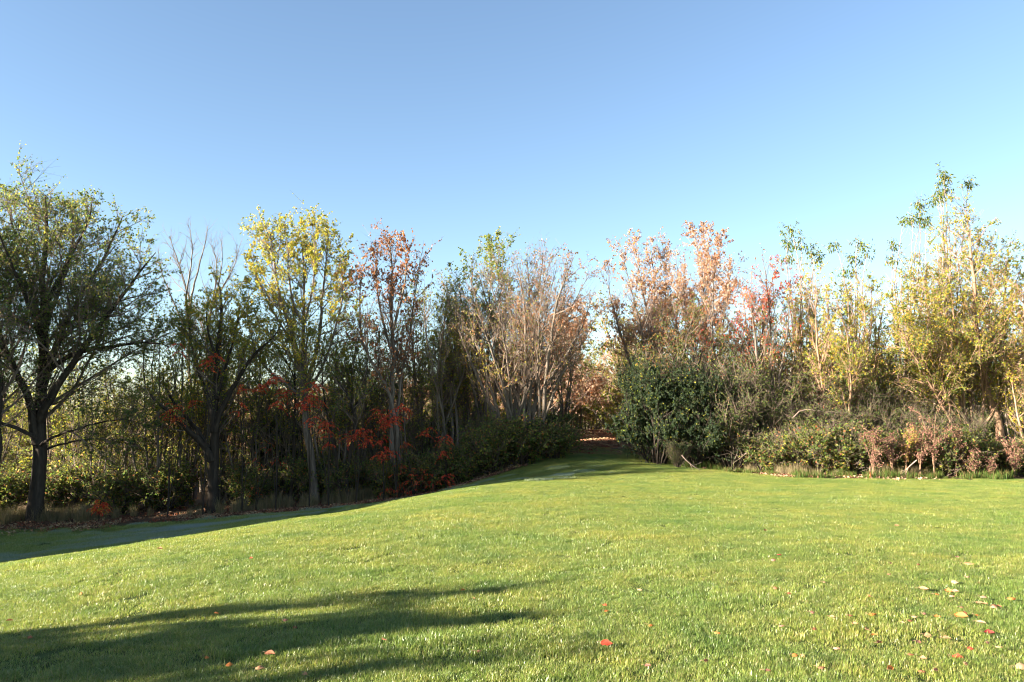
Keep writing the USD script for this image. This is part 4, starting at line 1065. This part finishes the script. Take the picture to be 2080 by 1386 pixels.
lp = []
for k, c in enumerate(((.20, .07, .04), (.30, .16, .09), (.13, .07, .045), (.34, .24, .14))):
    n = 26
    p = np.c_[g_.uniform(-.3, .3, n), g_.uniform(-.3, .3, n), g_.uniform(.004, .03, n)]
    d = np.c_[g_.normal(0, 1, (n, 2)), g_.normal(0, .25, n)]
    v, f = leaf_quads(p, d, .085, .7, g_, .6)
    lp.append((v, f, 'dry_leaf', np.repeat(paint(p, [c], [1], g_, .4), 4, 0)))
n = 1100
x = g_.uniform(-19, 12, n)
y = edge(x) + g_.normal(.4, .35, n)
keep = meshkit.fbm(np.c_[x * .8, y * .8, 0 * x], 2, 33) + .12 * g_.normal(0, 1, n) > np.where(x > 4.5, .62, .45)
x, y = x[keep], y[keep]
n2 = 330
y2 = 27.5 + 19.5 * g_.random(n2) ** .75
x2 = np.interp(y2, [27, 31, 36, 42, 48], [2.75, 3.1, 3.7, 4.2, 5.5]) + g_.normal(0, .75, n2)
x3 = g_.uniform(-18, 14, 500)
y3 = edge(x3) + .6 + g_.random(500) * 3
x, y = np.r_[x, x2, x3], np.r_[y, y2, y3]
s = .7 + .5 * g_.random(len(x))
scatter('leaf_litter', lp, np.c_[x, y, height(x, y) + .015], lay(x, y, g_.random(len(x)) * 6.283), np.c_[s, s, s], g_.integers(0, 4, len(x)), 'fallen brown and rusty leaves along the wood edge and trail', 'leaf litter')

# ------------------------------------------------------------------ single fallen leaves on the lawn
LC = dict(tan=(.33, .18, .09), pale=(.31, .20, .115), orange=(.42, .15, .04), red=(.36, .05, .025), brown=(.24, .10, .05), pink=(.34, .16, .11), darkred=(.20, .03, .025))
LEAVES = [(1968, 1155, 18, 'tan', 'large pale tan leaf, farthest back of the leaves at the right'), (1940, 1192, 13, 'pale', 'pale leaf just above the pair of tan leaves at the right'),
          (1877, 1206, 18, 'tan', 'flat tan leaf left of the pair of tan leaves'), (1928, 1207, 15, 'orange', 'curled tan-orange leaf touching a flat pale one'), (1941, 1212, 13, 'pale', 'flat pale sliver of a leaf beside the curled tan-orange one'),
          (1904, 1216, 9, 'orange', 'small orange leaf below the flat tan leaf'), (1998, 1223, 12, 'pink', 'pinkish folded leaf near the right edge'), (1995, 1238, 20, 'tan', 'long thin tan leaf below the pinkish folded leaf'),
          (2021, 1240, 13, 'brown', 'brown curled leaf right of the long thin tan leaf'), (2055, 1226, 15, 'orange', 'orange leaf closest to the right edge'), (1772, 1258, 16, 'orange', 'bright orange leaf standing alone left of the right-hand leaves'),
          (1878, 1255, 10, 'pink', 'narrow pink leaf between the orange leaves'), (1905, 1266, 12, 'orange', 'round orange-brown leaf in the middle of the right-hand leaves'), (1953, 1262, 24, 'orange', 'wide crumpled orange-brown leaf'),
          (1993, 1276, 17, 'pale', 'pale leaf lying just above the dark red leaf'), (2010, 1293, 18, 'darkred', 'dark red crumpled leaf near the right edge'), (1787, 1316, 15, 'brown', 'upright pinkish-brown leaf at the lower right'),
          (1884, 1300, 14, 'tan', 'slanting tan leaf right of the upright brown leaf'), (1924, 1310, 16, 'tan', 'long slanting tan leaf above the red leaf'), (1972, 1326, 12, 'red', 'small red-brown leaf above the bright red leaf'),
          (1946, 1345, 20, 'red', 'bright red leaf at the lower right'), (1808, 1372, 17, 'orange', 'orange leaf at the bottom edge, lower right'), (2076, 1366, 28, 'pale', 'large pale leaf cut off at the lower right corner'),
          (1232, 1318, 24, 'red', 'large red-orange leaf alone beside the tip of the lower shadow'), (548, 1341, 24, 'brown', 'largest red-brown leaf in the near shadow'), (466, 1362, 15, 'orange', 'orange-red leaf at the bottom left of the largest one'),
          (528, 1371, 18, 'tan', 'tan-red leaf at the bottom edge below the largest one'), (439, 1254, 10, 'orange', 'yellow-orange leaf inside the dark shadow'), (19, 1268, 12, 'brown', 'red-brown leaf at the left edge above the shadow'),
          (325, 1121, 11, 'brown', 'brown leaf on the left crest of the lawn'), (510, 1142, 8, 'red', 'small red leaf on the slope left of centre'), (165, 1214, 9, 'orange', 'small orange leaf on the bright grass at the left'),
          (1571, 1147, 11, 'pink', 'pinkish leaf, left one of two close together'), (1583, 1136, 8, 'darkred', 'dark leaf, right one of two close together'), (1822, 1073, 10, 'tan', 'tan leaf far back on the right lawn'),
          (1232, 1249, 10, 'orange', 'orange leaf, lower one of two near the shadow tips'), (1229, 1235, 8, 'red', 'red leaf, upper one of two near the shadow tips'), (1300, 1209, 10, 'pale', 'whitish leaf alone in the middle of the lawn'),
          (1322, 1278, 9, 'orange', 'small orange leaf right of the shadow tip'), (1807, 1175, 11, 'tan', 'two-toned tan leaf above the right-hand leaves'), (61, 1306, 10, 'brown', 'brown leaf in the shadow at the lower left'),
          (940, 1208, 8, 'orange', 'tiny orange leaf above the upper shadow tip'), (2, 1382, 0, '', '')]
SMALL = [(1555, 1085), (1810, 1150), (1866, 1154), (1946, 1140), (1457, 1299), (1588, 1281), (1631, 1345), (1434, 1357), (1560, 1376), (1575, 1204), (1766, 1222), (1316, 1366), (964, 1223), (420, 1347), (620, 1382), (580, 1270), (600, 1281), (780, 1314), (973, 1333), 
         (1700, 1330), (1655, 1290), (1850, 1340), (1760, 1290), (2030, 1330), (1900, 1370), (1990, 1190)]


def curled_leaf(L, W, g_):
    u, v = np.meshgrid(np.linspace(0, 1, 6), np.linspace(-1, 1, 5), indexing='ij')
    wid = W * .5 * np.sin(np.pi * np.clip(u, .03, .98) ** .8) * (1 + .12 * g_.normal(0, 1, u.shape))
    c, b = g_.uniform(.3, 1.1), g_.uniform(.2, .9)
    z = L * (.16 * b * np.sin(np.pi * u)) + W * .5 * c * .55 * (np.abs(v) ** 1.6 - .5) * g_.choice([-1, 1]) + g_.normal(0, .03 * L, u.shape)
    p = np.stack([(u - .5) * L, v * wid, z - z.min()], -1).reshape(-1, 3)
    i, j = np.meshgrid(np.arange(5), np.arange(4), indexing='ij')
    k = (i * 5 + j).ravel()
    f = np.stack([k, k + 5, k + 6, k + 1], 1)
    return p, np.vstack([f[:, [0, 1, 2]], f[:, [0, 2, 3]]])


def lawn_leaf(px, py, w, color, label, g_, group=None):
    p = on_ground(px, py)
    dist = p[1]
    L = max(.04, w * dist / FPX * 1.0)
    v, f = curled_leaf(L, L * g_.uniform(.55, .8), g_)
    tilt = g_.normal(.5, .22)
    c_, s_ = math.cos(tilt), math.sin(tilt)
    v = v @ np.array([[1, 0, 0], [0, c_, -s_], [0, s_, c_]]).T
    path = thing('fallen_leaf', label, 'leaf', p + np.array([0, 0, g_.uniform(.02, .045)]), g_.uniform(-45, 45), group=group)
    col = np.array(LC[color])[None] * (.8 + .4 * g_.random((len(v), 1)))
    put(path, 'blade', v, f, 'dry_leaf', col, smooth=True)
    pt = tubes(np.array([[[-L * .5, 0, .01], [-L * .68, .01 * g_.normal(), .012], [-L * .85, .02 * g_.normal(), .006]]]), np.array([[.0013, .0012, .0012]]), 4)
    put(path, 'stalk', *pt, 'bark_tan')


g_ = R(900)
for px, py, w, c, lb in LEAVES:
    if w:
        lawn_leaf(px, py, w, c, lb, g_)
SMALL += [(int(2080 - 480 * g_.random() ** 1.3), int(1175 + 205 * g_.random())) for k in range(26)]
for px, py in SMALL:
    c = ['tan', 'orange', 'pale', 'brown', 'pink'][int(g_.integers(0, 5))]
    lawn_leaf(px, py, float(g_.uniform(5, 8)), c, 'tiny ' + c + ' leaf, a speck on the ' + ('near' if py > 1290 else 'middle' if py > 1170 else 'far') + ' lawn toward the ' + ('left' if px < 700 else 'centre' if px < 1400 else 'right'), g_, 'tiny dry leaves in the lawn')
